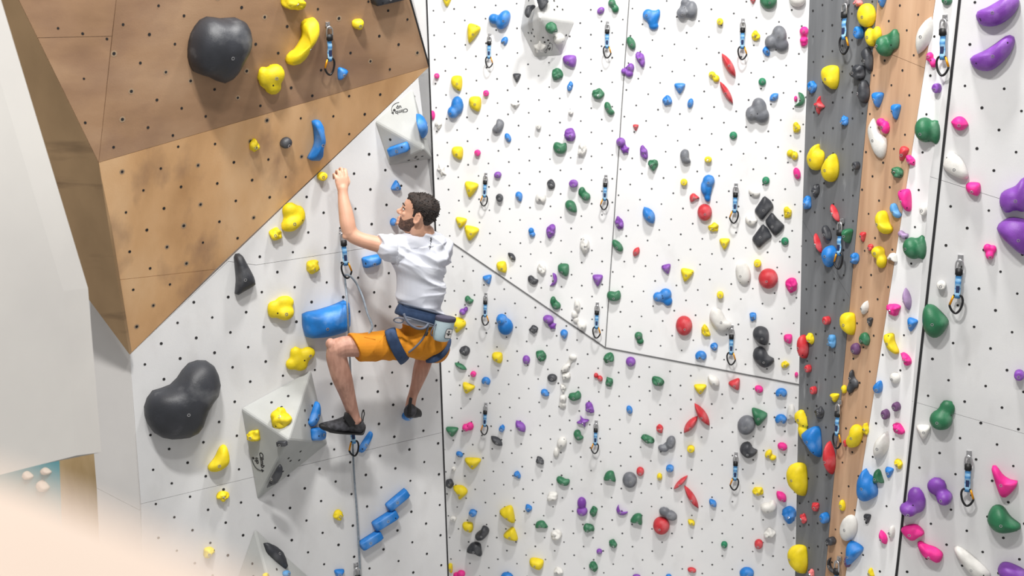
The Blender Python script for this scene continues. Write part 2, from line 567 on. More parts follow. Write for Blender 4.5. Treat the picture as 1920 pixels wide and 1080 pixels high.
bmesh.ops.remove_doubles(bm, verts=bm.verts, dist=0.0005)
bmesh.ops.recalc_face_normals(bm, faces=bm.faces)
link('facing', bm, M['front_wall'], wq)

wz = wall('wall_plywood', 'pale plywood wall seen under the front wall')
PL['Zp'] = P3((110, 850, 9.6), (185, 980, 9.7), (185, 840, 9.5))
panel(wz, 'Zp', [(108, 780), (205, 780), (205, 1150), (122, 1150)], M['wood_pale'])
wt = wall('wall_teal', 'teal bouldering wall far behind under the front wall')
PL['Te'] = P3((0, 860, 12.0), (110, 860, 11.8), (0, 1000, 12.1))
panel(wt, 'Te', [(-150, 760), (118, 760), (128, 1200), (-150, 1200)], M['teal'])

# ledge just in front of the lens, far out of focus
bm = bmesh.new()
crest = [(-300, 820), (-80, 862), (50, 905), (160, 950), (290, 1006), (410, 1062), (580, 1150), (720, 1235)]
sect = []
for (x, y) in crest:
    c = at(x, y, 0.36)
    nr = at(x - 60, y + 620, 0.17)
    d = (nr - c)
    dz = Vector((0, 0, -0.03))
    sect.append([c + dz - d * 0.04, c + dz * 0.25 - d * 0.03, c, c + d * 0.3, c + d * 0.65, nr, nr + dz])
vv = [[bm.verts.new(p) for p in s] for s in sect]
for a, b in zip(vv, vv[1:]):
    for k in range(7):
        bm.faces.new((a[k], a[(k + 1) % 7], b[(k + 1) % 7], b[k]))
bm.faces.new(vv[0])
bm.faces.new(vv[-1][::-1])
bmesh.ops.recalc_face_normals(bm, faces=bm.faces)
o = link('trim_7', bm, M['cream'], smooth=True)
tag(o, 'cream ledge right in front of the lens, far out of focus', kind='structure')

bm = bmesh.new()
box(bm, Vector((-9, -3, -0.15)), Vector((18, 0, 0)), Vector((0, 20, 0)), Vector((0, 0, 0.15)))
bmesh.ops.recalc_face_normals(bm, faces=bm.faces)
o = link('floor', bm, M['floor'])
tag(o, 'grey landing mats at the foot of the walls', kind='structure')

# ------------------------------------------------------------------ grey pyramid volumes on the left wall
def climb_text(parent, key, px, py, dirpx, size_px):
    pl = PL[key]
    p = pl.hit(px, py)
    q = pl.hit(px + dirpx[0] * 10, py + dirpx[1] * 10)
    ex = (q - p).normalized()
    ey = pl.n.cross(ex).normalized()
    s = size_px / F * (p - CAM).length
    for (txt, dx, dy, k) in (('Climb', 0, 0, 1.0), ('up', 0.25, -0.85, 1.0)):
        cu = bpy.data.curves.new('climb', 'FONT')
        cu.body = txt
        cu.size = s * k
        cu.extrude = 0.0006
        cu.offset = 0.025 * s
        cu.align_x = 'CENTER'
        tmp = bpy.data.objects.new('tmp', cu)
        C.objects.link(tmp)
        dg = bpy.context.evaluated_depsgraph_get()
        me = bpy.data.meshes.new_from_object(tmp.evaluated_get(dg))
        bpy.data.objects.remove(tmp)
        mtx = Matrix((ex, ey, pl.n)).transposed().to_4x4()
        mtx.translation = p + ex * dx * s + ey * dy * s + pl.n * 0.0008
        me.transform(mtx)
        me.materials.clear()
        link('lettering', me, M['ink'], parent)
    bm = bmesh.new()
    pts = []
    for k in range(9):
        a = -1.75 + 2.0 * k / 8
        pts.append(p + ex * (0.2 + 1.5 * math.cos(a)) * s + ey * (-0.3 + 1.25 * math.sin(a)) * s + pl.n * 0.0015)
    tube(bm, pts, s * 0.05, 5)
    t = pts[-1]
    d = (pts[-1] - pts[-2]).normalized()
    sd = d.cross(pl.n)
    f = [bm.verts.new(t + d * s * 0.5), bm.verts.new(t + sd * s * 0.28), bm.verts.new(t - sd * s * 0.28)]
    bm.faces.new(f)
    link('arrow', bm, M['ink'], parent)

def volume(name, key, base, apex, h, label, mat, bare=()):
    pl = PL[key]
    ap = pl.hit(apex[0], apex[1], h)
    bp = [pl.hit(*p) for p in base]
    bm = bmesh.new()
    c = sum(bp, Vector()) / len(bp)
    b = [bm.verts.new(p - c) for p in bp]
    lo = [bm.verts.new(p - c - pl.n * 0.0) for p in bp]
    a = bm.verts.new(ap - c)
    n = len(bp)
    for i in range(n):
        bm.faces.new((b[i], b[(i + 1) % n], a))
    bm.faces.new(lo[::-1])
    bmesh.ops.remove_doubles(bm, verts=bm.verts, dist=1e-5)
    bmesh.ops.recalc_face_normals(bm, faces=bm.faces)
    bmesh.ops.bevel(bm, geom=[e for e in bm.edges], offset=0.012, segments=2, profile=0.5, affect='EDGES')
    root = empty(name, c)
    body = link('shell', bm, mat, None)
    body.parent = root
    tag(root, label, 'volume')
    for i in range(n):
        PL[(name, i)] = Plane(bp[i], bp[(i + 1) % n], ap)
    root['vol'] = name
    # bolt holes on its faces
    hb = bmesh.new()
    for i in range(n):
        f = PL[(name, i)]
        A, B, D = bp[i], bp[(i + 1) % n], ap
        for s, t in ((0.5, 0.1),) if i in bare else ((0.25, 0.25), (0.5, 0.2), (0.22, 0.5), (0.3, 0.38), (0.42, 0.42)):
            p = A * (1 - s - t) + B * s + D * t + f.n * 0.0012
            fc = hb.faces.new([hb.verts.new(p + (f.u * math.cos(k * math.pi / 4) + f.v * math.sin(k * math.pi / 4)) * 0.0085) for k in range(8)])
    bmesh.ops.recalc_face_normals(hb, faces=hb.faces)
    ho = link('bolt_holes', hb, M['hole'], root)
    ho['kind'] = 'stuff'
    return root
V = {}
V['a'] = volume('pyramid_volume', 'L', [(773, 163), (701, 227), (729, 311), (811, 298)], (796, 281), 0.20, 'grey pyramid volume near the climber\'s head with two blue holds', M['volume'], (0,))
PLa = {i: PL[('pyramid_volume', i)] for i in range(4)}
for i in range(4):
    PL['a%d' % i] = PLa[i]
V['b'] = volume('pyramid_volume', 'L', [(584, 692), (451, 765), (482, 939), (615, 832)], (541, 825), 0.30, 'large grey pyramid volume left of the climber\'s foot carrying yellow and blue holds', M['volume'], (1,))
for i in range(4):
    PL['b%d' % i] = PL[('pyramid_volume', i)]
V['c'] = volume('pyramid_volume', 'L', [(477, 989), (428, 1130), (520, 1240), (640, 1135)], (512, 1120), 0.26, 'grey pyramid volume cut off by the bottom edge of the picture', M['volume'])
for i in range(4):
    PL['c%d' % i] = PL[('pyramid_volume', i)]
V['d'] = volume('pyramid_volume', 'M1', [(990, -40), (975, 52), (1002, 108), (1053, 104), (1078, 42), (1050, -45)], (1012, 33), 0.30, 'pale grey faceted volume at the top of the back wall', M['volume_pale'], (3, 5))
for i in range(6):
    PL['d%d' % i] = PL[('pyramid_volume', i)]
climb_text(V['a'], 'a0', 752, 206, (-0.96, 0.26), 10)
climb_text(V['b'], 'b1', 488, 862, (0.13, 1.0), 13)
climb_text(V['d'], 'd3', 1027, 92, (0.4, -1.0), 7)
from mathutils.bvhtree import BVHTree
# ------------------------------------------------------------------ climbing holds
def circ(n=20):
    return [(0.5 * math.cos(2 * math.pi * k / n), 0.5 * math.sin(2 * math.pi * k / n)) for k in range(n)]
def lens_shape():
    top = [(-0.5 + k / 8.0, 0.5 * (1 - (2 * (k / 8.0) - 1) ** 2) ** 0.85) for k in range(9)]
    return top + [(x, -y) for x, y in top[1:-1]][::-1]
SHAPES = {
    'o': circ(), 'n': circ(), 'e': circ(),
    't': catmull([(-0.5, -0.36), (-0.3, -0.5), (0.3, -0.5), (0.5, -0.38), (0.36, 0.0), (0.08, 0.46), (-0.08, 0.5), (-0.36, 0.05)], 4),
    's': catmull([(-0.46, -0.3), (-0.2, -0.5), (0.36, -0.5), (0.5, -0.3), (0.48, 0.2), (0.3, 0.5), (0.0, 0.42), (-0.4, 0.16)], 4),
    'k': catmull([(-0.46, -0.2), (-0.25, -0.5), (0.0, -0.4), (0.3, -0.5), (0.5, -0.2), (0.4, 0.05), (0.5, 0.3), (0.22, 0.5), (-0.1, 0.42), (-0.34, 0.5), (-0.5, 0.15)], 3),
    'l': lens_shape(),
    'c': catmull([(-0.5, -0.5), (-0.3, -0.1), (0.0, 0.08), (0.3, -0.1), (0.5, -0.4), (0.46, 0.1), (0.2, 0.45), (-0.15, 0.5), (-0.44, 0.15)], 4),
    'b': catmull([(-0.5, 0.0), (-0.38, -0.4), (-0.1, -0.42), (0.12, -0.34), (0.4, -0.46), (0.5, -0.05), (0.4, 0.36), (0.08, 0.5), (-0.3, 0.42)], 4),
    'q': catmull([(-0.5, -0.42), (-0.42, -0.5), (0.42, -0.5), (0.5, -0.42), (0.5, 0.42), (0.42, 0.5), (-0.42, 0.5), (-0.5, 0.42)], 3),
    'x': [((0.5 if k % 2 == 0 else 0.27) * math.cos(k * math.pi / 5 - 1.57), (0.5 if k % 2 == 0 else 0.27) * math.sin(k * math.pi / 5 - 1.57)) for k in range(10)],
    'g': catmull([(0.5, 0.05), (0.2, 0.42), (-0.2, 0.5), (-0.46, 0.25), (-0.5, -0.15), (-0.25, -0.48), (0.1, -0.42)], 4),
    'w': catmull([(-0.5, 0.5), (-0.42, -0.2), (-0.1, -0.5), (0.18, -0.46), (0.34, -0.1), (0.5, 0.44), (0.1, 0.36)], 4),
    'v': catmull([(0.0, -0.5), (0.1, -0.2), (0.5, 0.0), (0.46, 0.1), (0.14, 0.2), (0.0, 0.5), (-0.12, 0.16), (-0.5, 0.0), (-0.46, -0.1), (-0.1, -0.2)], 3),
    'r': catmull([(-0.5, -0.1), (-0.2, -0.5), (0.25, -0.46), (0.5, 0.0), (0.3, 0.46), (0.05, 0.3), (-0.05, -0.02), (-0.2, 0.3), (-0.42, 0.36)], 4),
}
SHAPE_INFO = {  # height factor, profile power, roughness, name, look
    'o': (0.5, 2.2, 0.0, 'dome_hold', 'domed'), 'n': (0.75, 2.6, 0.05, 'knob_hold', 'knob'), 'e': (0.5, 2.0, 0.02, 'egg_hold', 'egg-shaped'),
    't': (0.5, 1.7, 0.04, 'wedge_hold', 'triangular'), 's': (0.55, 1.8, 0.04, 'shield_hold', 'shield-shaped'), 'k': (0.5, 1.9, 0.33, 'craggy_hold', 'craggy'),
    'l': (0.55, 1.5, 0.02, 'spindle_hold', 'spindle-shaped'), 'c': (0.5, 1.9, 0.04, 'crescent_hold', 'crescent'), 'b': (0.5, 2.0, 0.02, 'bean_hold', 'bean-shaped'),
    'q': (0.45, 3.5, 0.02, 'block_hold', 'blocky'), 'x': (0.4, 1.6, 0.08, 'star_hold', 'star-shaped'), 'g': (0.55, 1.9, 0.03, 'pear_hold', 'pear-shaped'),
    'w': (0.5, 1.7, 0.04, 'fang_hold', 'pointed'), 'v': (0.5, 1.4, 0.05, 'star_hold', 'four-pointed'), 'r': (0.45, 2.0, 0.08, 'horn_hold', 'horned'),
    'd': (0.6, 2.2, 0.03, 'lobed_hold', 'lobed'), 'poly': (0.45, 2.2, 0.02, 'jug_hold', 'large'),
}
SPECS = []
def rd(block):
    """@x0 y0 scale [panel] sets the crop a line's coordinates were read in;  colour shape cx cy w h rot [h=..] [peak=x,y] [n=name] [look=..];
       a line starting with + adds a lobe to the hold before"""
    x0 = y0 = 0
    sc_ = 1.0
    pan = None
    for ln in block.strip().splitlines():
        for it in ln.split(';'):
            tk = it.split()
            if not tk:
                continue
            if tk[0] == '@':
                x0, y0, sc_ = float(tk[1]), float(tk[2]), float(tk[3])
                pan = tk[4] if len(tk) > 4 else None
                continue
            opt = {}
            for t in [t for t in tk if '=' in t]:
                k, v = t.split('=')
                opt[k] = v
            tk = [t for t in tk if '=' not in t]
            add = tk[0] == '+'
            if add:
                tk = ['+'] + tk[1:]
            sh = tk[1]
            if sh == 'poly':
                pts = [tuple(float(v) for v in t.split(',')) for t in tk[2:]]
                pts = [(x0 + x / sc_, y0 + y / sc_) for x, y in pts]
                if opt.get('sharp'):
                    out = []
                    for i, p in enumerate(pts):
                        a, b = pts[i - 1], pts[(i + 1) % len(pts)]
                        for (q, t) in ((a, 0.12), (b, 0.12)):
                            out.append((p[0] + (q[0] - p[0]) * t, p[1] + (q[1] - p[1]) * t))
                    ol = out
                else:
                    ol = catmull(pts, 4)
                lob = ('poly', ol, opt)
            else:
                cx, cy, w, h = (float(v) for v in tk[2:6])
                rot = math.radians(float(tk[6])) if len(tk) > 6 else 0.0
                cx, cy, w, h = x0 + cx / sc_, y0 + cy / sc_, w / sc_, h / sc_
                ol = []
                tmpl = SHAPES[sh]
                if sh == 'k':
                    kr = random.Random(int(cx * 13 + cy * 7))
                    tmpl = [(kr.uniform(0.36, 0.52) * math.cos(q * 0.785 + kr.uniform(-0.25, 0.25)), kr.uniform(0.36, 0.52) * math.sin(q * 0.785 + kr.uniform(-0.25, 0.25))) for q in range(8)]
                    tmpl = catmull(tmpl, 4)
                    mx, my = max(abs(q[0]) for q in tmpl) * 2, max(abs(q[1]) for q in tmpl) * 2
                    tmpl = [(q[0] / mx, q[1] / my) for q in tmpl]
                for (a, b) in tmpl:
                    xx, yy = a * w, b * h
                    ol.append((cx + xx * math.cos(rot) + yy * math.sin(rot), cy - xx * math.sin(rot) + yy * math.cos(rot)))
                lob = (sh, ol, opt)
            if add:
                SPECS[-1]['lobes'].append(lob)
            else:
                SPECS.append({'col': tk[0], 'panel': pan, 'lobes': [lob], 'opt': opt})

rd('''
@ 800 0 5.4
Y t 205 10 105 110 0; Y t 458 340 140 190 -18; B e 675 190 108 105 0 h=.8 look=three-lobed; + e 775 200 130 215 -28 h=.6
B r 788 415 68 88 -30; B r 1332 70 122 130 0; P n 103 768 54 54; Y s 300 845 120 155 0; P n 602 943 60 62; K t 913 788 85 88 0; N k 1322 750 120 122 10
B k 1452 875 62 105 -15; V s 1443 620 145 122 0
@ 800 0 5.4 d5
K w 1035 95 150 75 62 look=sharp
@ 800 0 5.4 d4
K t 1175 40 125 115 -10
B r 1332 70 1 1 0
@ 800 0 5.4 d3
N k 1272 290 122 130 20; W o 1345 395 118 120 0 h=.45
@ 800 0 5.4 d2
W x 1145 485 145 145 0
''')
SPECS = [s for s in SPECS if max(abs(p[0] - s['lobes'][0][1][0][0]) for p in s['lobes'][0][1]) > 1]
rd('''
@ 800 180 5.4
B e 310 95 128 190 0 h=.5 look=bulging; + e 262 165 115 125 0 h=.75
Y s 485 82 132 152 0; P e 58 195 55 98 0; W k 118 285 78 92 0; W t 897 95 98 55 0; W n 1460 160 52 52; W n 1132 305 56 62; H b 722 312 160 95 60; B e 822 422 60 98 25
V k 1447 395 122 145 0; N b 1348 525 142 125 -5 h=.5; W k 1575 540 92 150 0; Y s 307 580 122 132 0; P n 515 575 64 64; W x 150 750 95 165 20; V e 718 800 80 68 20 h=.7; Y t 445 950 145 158 -10
K k 1258 895 86 106 0; V n 1487 885 92 78; K n 738 1030 74 82 15; B g 938 1020 105 72 -70; W r 1155 1035 112 112 0; N e 1570 970 72 105 -10 h=.5 look=two-lobed; + e 1610 1018 100 90 -20 h=.6
@ 800 360 5.4
Y t 345 315 118 112 -8; Y t 445 422 155 150 -12; N g 1468 150 150 105 -45; B e 1058 392 58 62 0 h=.6 look=stacked; + e 1068 430 62 58 0 h=.6; V k 1255 405 170 100 68; W k 1600 540 95 180 0
K k 860 655 100 62 -45; Y s 757 765 106 122 8; W k 1155 775 102 116 0; N s 1382 792 118 132 0; V c 1288 890 135 62 80; K b 1072 893 112 80 -35; B t 620 890 98 95 15
@ 800 540 5.4
N b 425 122 92 72 -40; V e 362 245 68 68 0 h=.7 look=two-lobed; + e 395 218 42 60 -25 h=.6; Y w 325 370 160 142 -70; B e 760 315 112 110 0 h=.9 look=two-lobed; + e 795 392 158 186 0 h=.45
K k 1085 415 92 88 0; V e 1232 315 112 88 -10 h=.7 look=knotted; + x 1272 385 100 105 10 h=.6; B g 1393 470 100 76 -80; N e 1278 130 58 100 -8 h=.6 look=two-lobed; + e 1310 178 98 88 -15 h=.5
W e 1525 178 62 135 8 h=.5 look=twisted; + e 1497 270 66 84 0 h=.5; W e 1510 325 60 66 0 h=.5 look=chunky; + e 1570 385 96 92 0 h=.6
K k 385 630 128 115 15; N l 342 795 140 58 -28; P n 473 870 58 58; Y s 712 710 110 118 0; V e 1008 728 76 95 0; N k 1155 685 112 124 0; B r 600 945 92 82 0; Y t 415 1022 132 112 -18
K e 1270 912 102 86 5; W e 1480 700 82 62 -10 h=.5 look=curling; + e 1405 810 132 60 42 h=.5; W k 1410 895 92 90 0; W k 1380 1010 62 90 0
@ 800 720 5.4
B g 1200 92 92 74 -30; W e 1380 145 72 90 0 h=.6 look=stacked; + k 1378 215 84 72 0; N b 1500 125 132 95 20; V k 1647 248 92 136 0; V v 1580 382 130 138 20 h=.5; N b 1533 520 118 84 -65
N t 257 487 132 102 0; P e 395 445 76 80 0 h=.8 look=two-lobed; + e 440 428 74 90 0 h=.6; B k 765 448 60 82 -10; K l 707 580 150 82 -42; V l 948 432 150 92 -55
B e 332 713 76 60 -30; Y t 467 808 172 120 0; W n 272 857 44 46; K k 230 1008 88 106 0; K k 1145 775 82 88 0; W e 1370 590 98 125 -20 h=.55 look=long; + e 1312 695 62 108 -10 h=.5; B k 917 917 74 84 0; N b 1378 985 140 90 -20
@ 800 880 5.4
Y w 350 230 155 122 -70; B n 468 440 78 72; W n 270 497 62 54; Y s 413 590 112 112 0; K b 560 655 180 100 50; K w 497 805 158 140 -20; Y t 835 468 150 185 30; B k 1030 398 72 92 0; Y t 865 675 150 140 45
N w 1162 560 128 80 0; W k 1270 280 112 106 0; W k 1307 662 122 112 0; V e 1570 340 92 128 0 h=.5 look=tall; + e 1572 428 112 104 0 h=.55; N k 1685 430 92 122 0; N k 1640 595 116 96 0; Y s 1105 960 148 122 -10
B o 812 1100 130 120 0; P e 350 1058 82 82 0 h=.7 look=two-lobed; + e 300 1075 70 60 0 h=.7; Y s 238 1005 45 105 0; W k 1330 1030 96 90 0; N k 1690 985 92 112 0
''')
rd('''
@ 1100 0 5.4
V e 142 107 86 66 40; N e 255 30 80 84 0 h=.55 look=two-lobed; + e 290 90 76 84 0 h=.55; B e 620 150 112 122 -20 h=.5 look=three-lobed; + e 712 160 62 145 -15 h=.45; + e 678 262 102 82 0 h=.5
H e 1065 100 116 186 0 h=.5 look=three-lobed; + e 965 132 116 116 0 h=.8; + e 1000 30 104 90 0 h=.5
Y n 1350 218 66 72; N e 450 437 140 84 -65; V k 547 595 170 84 -65; V e 445 685 76 96 -5 h=.6 look=three-lobed; + e 375 722 60 60 0 h=.8; + e 430 745 84 74 0 h=.6
R l 1438 660 280 84 -60; R l 1415 938 265 64 -60; Y e 1270 755 72 70 0 h=.7 look=two-lobed; + e 1310 795 72 78 0 h=.6; N k 118 950 132 122 -20; B t 943 895 114 106 0; B k 820 1015 106 106 0
@ 1100 180 5.4
N b 225 128 148 74 -62; R t 497 320 58 64 0; V e 345 465 96 92 0 h=.7 look=knotted; + x 388 545 112 112 10 h=.6; V k 580 565 165 86 -75; N k 668 695 110 120 0; H b 998 615 155 100 -80; Y n 1230 642 74 62
G o 1485 400 78 80 0; Y n 985 872 70 70; B e 1235 860 124 132 -15 h=.5 look=hooked; + e 1190 935 72 150 5 h=.6; + e 1222 1030 64 92 15 h=.6; R w 1085 1025 98 78 25; B e 1050 72 100 60 75
@ 1100 360 5.4
B l 628 238 200 118 -62; V k 328 315 142 90 -75; R o 1195 208 148 178 0; Y k 1285 360 110 110 0; Y t 1397 527 108 114 0; N e 312 545 150 80 -50; R l 502 607 112 66 62; V t 812 783 98 100 15; Y t 1010 845 132 136 -12; V t 112 898 106 122 0; W e 1585 825 150 250 12 h=.3
@ 1100 540 5.4
N b 275 80 144 112 5; B e 722 92 104 104 0 h=.6 look=three-lobed; + e 800 62 122 124 0 h=.5; + e 822 132 92 106 0 h=.5; Y n 1352 68 68 76; R o 985 385 168 210 0; W b 1345 330 270 165 -55 h=.4; N e 525 482 82 84 -30 h=.6 look=two-lobed; + e 542 540 74 66 0 h=.5
Y k 1200 437 145 84 -58; B r 1157 688 116 100 0; B k 1290 595 78 94 0; N k 225 708 110 116 0; V e 445 748 100 104 0; R e 95 885 46 52 0 h=.7 look=two-lobed; + e 135 918 52 66 20 h=.6; N k 232 948 84 106 0; N k 725 945 142 110 -20; Y t 1150 1027 128 106 0; W l 1285 942 165 98 -48; R t 1510 985 125 118 25
@ 1100 720 5.4
B e 433 262 60 92 15; R l 1168 315 285 84 -58; R l 1052 415 232 82 52; R k 740 452 74 94 0; N k 622 558 150 96 -32; H e 852 590 96 146 -12 h=.5 look=curved; + e 775 655 112 74 -15 h=.55; Y n 1055 655 76 74; N w 240 935 122 116 -10; H e 435 975 146 172 0 h=.4
R e 542 887 78 98 0; B n 843 852 78 74; Y e 738 940 54 80 0; R l 950 1000 208 50 46; V k 20 1020 1 1
@ 1100 880 5.4
R l 1060 285 285 66 -60; V e 128 833 58 62 0; V c 350 425 120 84 -35; N w 517 503 122 120 -20; N k 262 748 112 86 -45; R o 755 575 168 192 0; H e 790 430 120 100 -25 h=.5 look=two-lobed; + e 850 470 140 106 -30 h=.5; B l 1277 345 112 68 -55; Y l 1060 540 92 64 -45; G o 1393 765 66 78 0; R e 1065 1022 90 60 -18; V e 505 1085 80 50 0; B e 830 1088 60 60 0
@ 1380 0 5.4
R t 172 8 64 60 0; N o 328 5 176 170 0; W o 622 -15 176 170 0; Y k 198 358 88 108 0; H e 440 350 150 192 10 h=.45 look=three-lobed; + e 350 425 122 142 0 h=.55; + e 462 455 150 140 0 h=.45; B k 310 518 86 98 0
P e 690 315 96 98 0 h=.6 look=lumpy; + k 690 420 92 110 0; G o 266 828 78 82 0; B l 385 983 112 74 38; P e 605 1000 36 62 0; N c 650 1010 145 96 80
''')
SPECS = [s for s in SPECS if max(abs(p[0] - s['lobes'][0][1][0][0]) for p in s['lobes'][0][1]) > 1]
rd('''
@ 1380 180 5.4
H e 235 110 150 195 12 h=.45 look=three-lobed; + e 152 180 112 150 0 h=.6; + e 262 195 150 165 0 h=.45; Y k 612 322 80 116 0; Y e 548 578 68 78 -25 h=.6 look=two-lobed; + e 595 605 72 92 0 h=.55; P e 618 785 72 125 15; G o 303 857 76 82 0; W b 183 980 122 70 -25
@ 1380 360 5.4
K poly 285,35 350,85 388,150 320,220 262,298 180,195 sharp=1 h=.3 n=plate_hold look=plate-like; K poly 365,200 420,270 498,345 460,400 395,455 288,300 sharp=1 h=.3 n=plate_hold look=plate-like; K poly 270,320 325,370 368,455 300,510 230,580 155,480 sharp=1 h=.3 n=plate_hold look=plate-like
Y k 520 207 86 120 0; G o 495 500 78 84 0; W b 150 290 125 92 -30; Y n 218 722 76 82; R o 327 880 198 214 0; P k 560 940 122 182 0
@ 1380 540 5.4
B k 172 293 70 102 0; K g 265 490 215 160 -58; K b 270 705 240 165 -50; P s 525 520 88 102 0; Y k 497 778 88 84 0; P e 612 880 36 62 0; P e 232 1025 92 76 -35
@ 1380 720 5.4
B r 460 92 116 96 0; N t 245 325 205 140 105; H e 105 420 180 212 -18 h=.4; K b 120 672 175 150 -50; B r 455 360 118 104 0; W w 565 290 100 170 0; Y e 328 705 64 100 -30 h=.55 look=hooked; + e 375 750 72 54 20 h=.6; P e 470 635 104 84 -30
@ 1380 880 5.4
Y k 217 222 120 90 0; P l 460 280 150 88 -52; W b 330 385 168 125 20; W k 342 648 122 124 0; R e 230 760 88 108 0; B k 540 455 145 172 0; B r 110 1055 146 124 0
''')
# dark grey facet, plywood facet, white strip
rd('''
@ 1380 0 5.4 G
Y s 945 785 200 238 0 h=.4; B k 770 878 98 126 0; Q k 1235 30 112 84 10; B n 1252 330 94 126; K poly 1260,520 1330,475 1385,560 1385,690 1365,725 1300,640 1275,580 h=.4 n=craggy_hold look=cracked; K k 1237 730 160 180 0 h=.55; K e 1290 930 132 240 0 h=.45; Y o 1318 155 200 248 0 h=.4
@ 1380 180 5.4 G
R v 838 95 124 192 -5; B k 1095 250 86 106 0; Y poly 830,487 840,540 880,555 898,620 850,740 760,745 712,670 715,600 760,525 h=.4 n=jug_hold look=notched; Y g 955 725 290 180 80 h=.5; K k 808 960 82 140 0; K n 1222 705 72 82
@ 1380 360 5.4 G
B k 717 105 95 136 0; R l 1000 215 205 62 -62 n=crescent_hold look=curved; R l 828 520 215 56 -68; K e 917 415 165 84 -65; B g 945 655 220 160 -95 h=.55; N t 1130 445 112 142 0 h=.8
@ 1380 540 5.4 G
R e 677 595 116 246 0; Y k 757 512 78 120 10; R n 923 328 78 86; A k 970 550 86 152 0; R n 735 815 62 78; R n 790 1035 62 82
@ 1380 720 5.4 G
Y s 660 360 128 190 20 h=.45; + e 685 485 96 190 20 h=.5; B t 795 590 210 300 20 h=.5; R l 945 750 345 118 90; K k 845 285 96 132 0; Y t 998 140 100 88 0; Y s 612 970 214 330 0 h=.45
@ 1380 880 5.4 G
Y s 618 915 206 288 0 h=.45; R k 805 385 78 94 0; R k 682 495 62 106 15; B n 905 490 86 112; Q k 762 1050 60 100 0
@ 1380 0 5.4 W
Y e 1355 375 104 200 8 h=.5 look=heart-shaped; + e 1435 345 88 165 0 h=.5; N e 1495 465 160 226 10 h=.7 look=bulging; + e 1615 395 96 220 0 h=.45; B t 1478 12 102 120 0; B t 1432 1010 132 150 0
@ 1380 180 5.4 W
B t 1617 160 108 152 0; P e 1462 268 88 92 0 h=.6 look=two-lobed; + e 1518 318 82 134 0 h=.6; W poly 1382,225 1400,250 1425,320 1465,385 1500,410 1528,440 1528,540 1500,620 1455,632 1400,580 1355,480 1325,360 1335,290 h=.25 n=crescent_hold look=banana-shaped; R t 1688 588 92 152 -20; N k 1640 775 130 116 0
@ 1380 360 5.4 W
B k 1205 675 100 118 0; R t 1285 455 68 96 0; R k 1360 565 66 78 0; Y b 1490 310 250 140 -65 h=.6; Y e 1438 610 148 128 10 h=.6 look=two-lobed; + e 1480 700 104 150 -10 h=.55; A b 1610 190 165 84 -58; W w 1590 660 112 86 -20
@ 1380 540 5.4 W
Y s 1125 365 168 224 0 h=.5; W l 1303 200 155 78 68; K t 1357 345 66 90 0; N r 1300 520 116 132 0; D e 1210 617 106 122 0; K e 1175 910 46 175 0 h=.6 look=clawed; + e 1152 1020 72 100 0; + e 1215 970 62 100 0; Y e 1093 1025 62 86 0
@ 1380 720 5.4 W
Y b 1200 535 255 140 62 h=.5; Y k 1313 455 78 128 0; R n 1112 600 34 72
@ 1380 880 5.4 W
Y e 1075 365 66 116 0; W e 1135 595 172 285 -18 h=.35; K n 968 725 92 86; K c 958 980 160 72 -70; D e 1130 930 64 135 -8
@ 1380 540 5.4 S
B g 1437 1000 140 96 70
@ 1380 720 5.4 S
W l 1465 630 335 140 66; D n 1518 305 82 102; D n 1627 228 82 94; P k 1650 455 150 112 -45; Y k 1645 808 84 118 0; B t 1547 900 90 110 -10; N w 1437 940 112 150 0; B poly 1310,858 1345,920 1390,945 1425,1040 1420,1130 1360,1170 1290,1200 1225,1170 1212,1080 1230,970 1270,895 h=.45 n=jug_hold look=horned
@ 1380 880 5.4 S
B t 1170 865 170 250 -25; K t 1330 500 80 92 0; P l 1487 690 155 84 -72; W e 1575 635 64 135 -10; Y w 1365 1045 66 92 0
@ 1600 0 5.4 S
N o 945 5 116 95 0; W l 712 360 410 160 68 h=.35; P e 770 575 78 100 -15 h=.6 look=two-lobed; + e 812 640 72 96 0 h=.55; V n 848 893 92 100
@ 1600 180 5.4 S
N e 718 345 212 262 10 h=.6 look=bulging; + e 838 362 100 262 0 h=.4; P k 575 645 138 84 -58; P poly 445,980 490,950 580,955 585,1140 550,1170 500,1120 h=.5 n=jug_hold look=chunky
@ 1600 360 5.4 S
W n 715 185 82 102; N e 590 572 188 232 25 h=.6 look=bulging; + e 702 560 92 262 0 h=.4; Z b 500 435 118 74 -25; Z l 540 1085 230 92 -84
@ 1600 540 5.4 S
P k 400 210 146 140 -20; B t 588 375 112 136 -15; Y poly 300,500 320,470 410,460 420,540 460,640 440,670 370,640 330,590 h=.5 n=bean_hold look=hooked; P k 543 720 168 92 -60; W e 420 910 112 118 0
''')
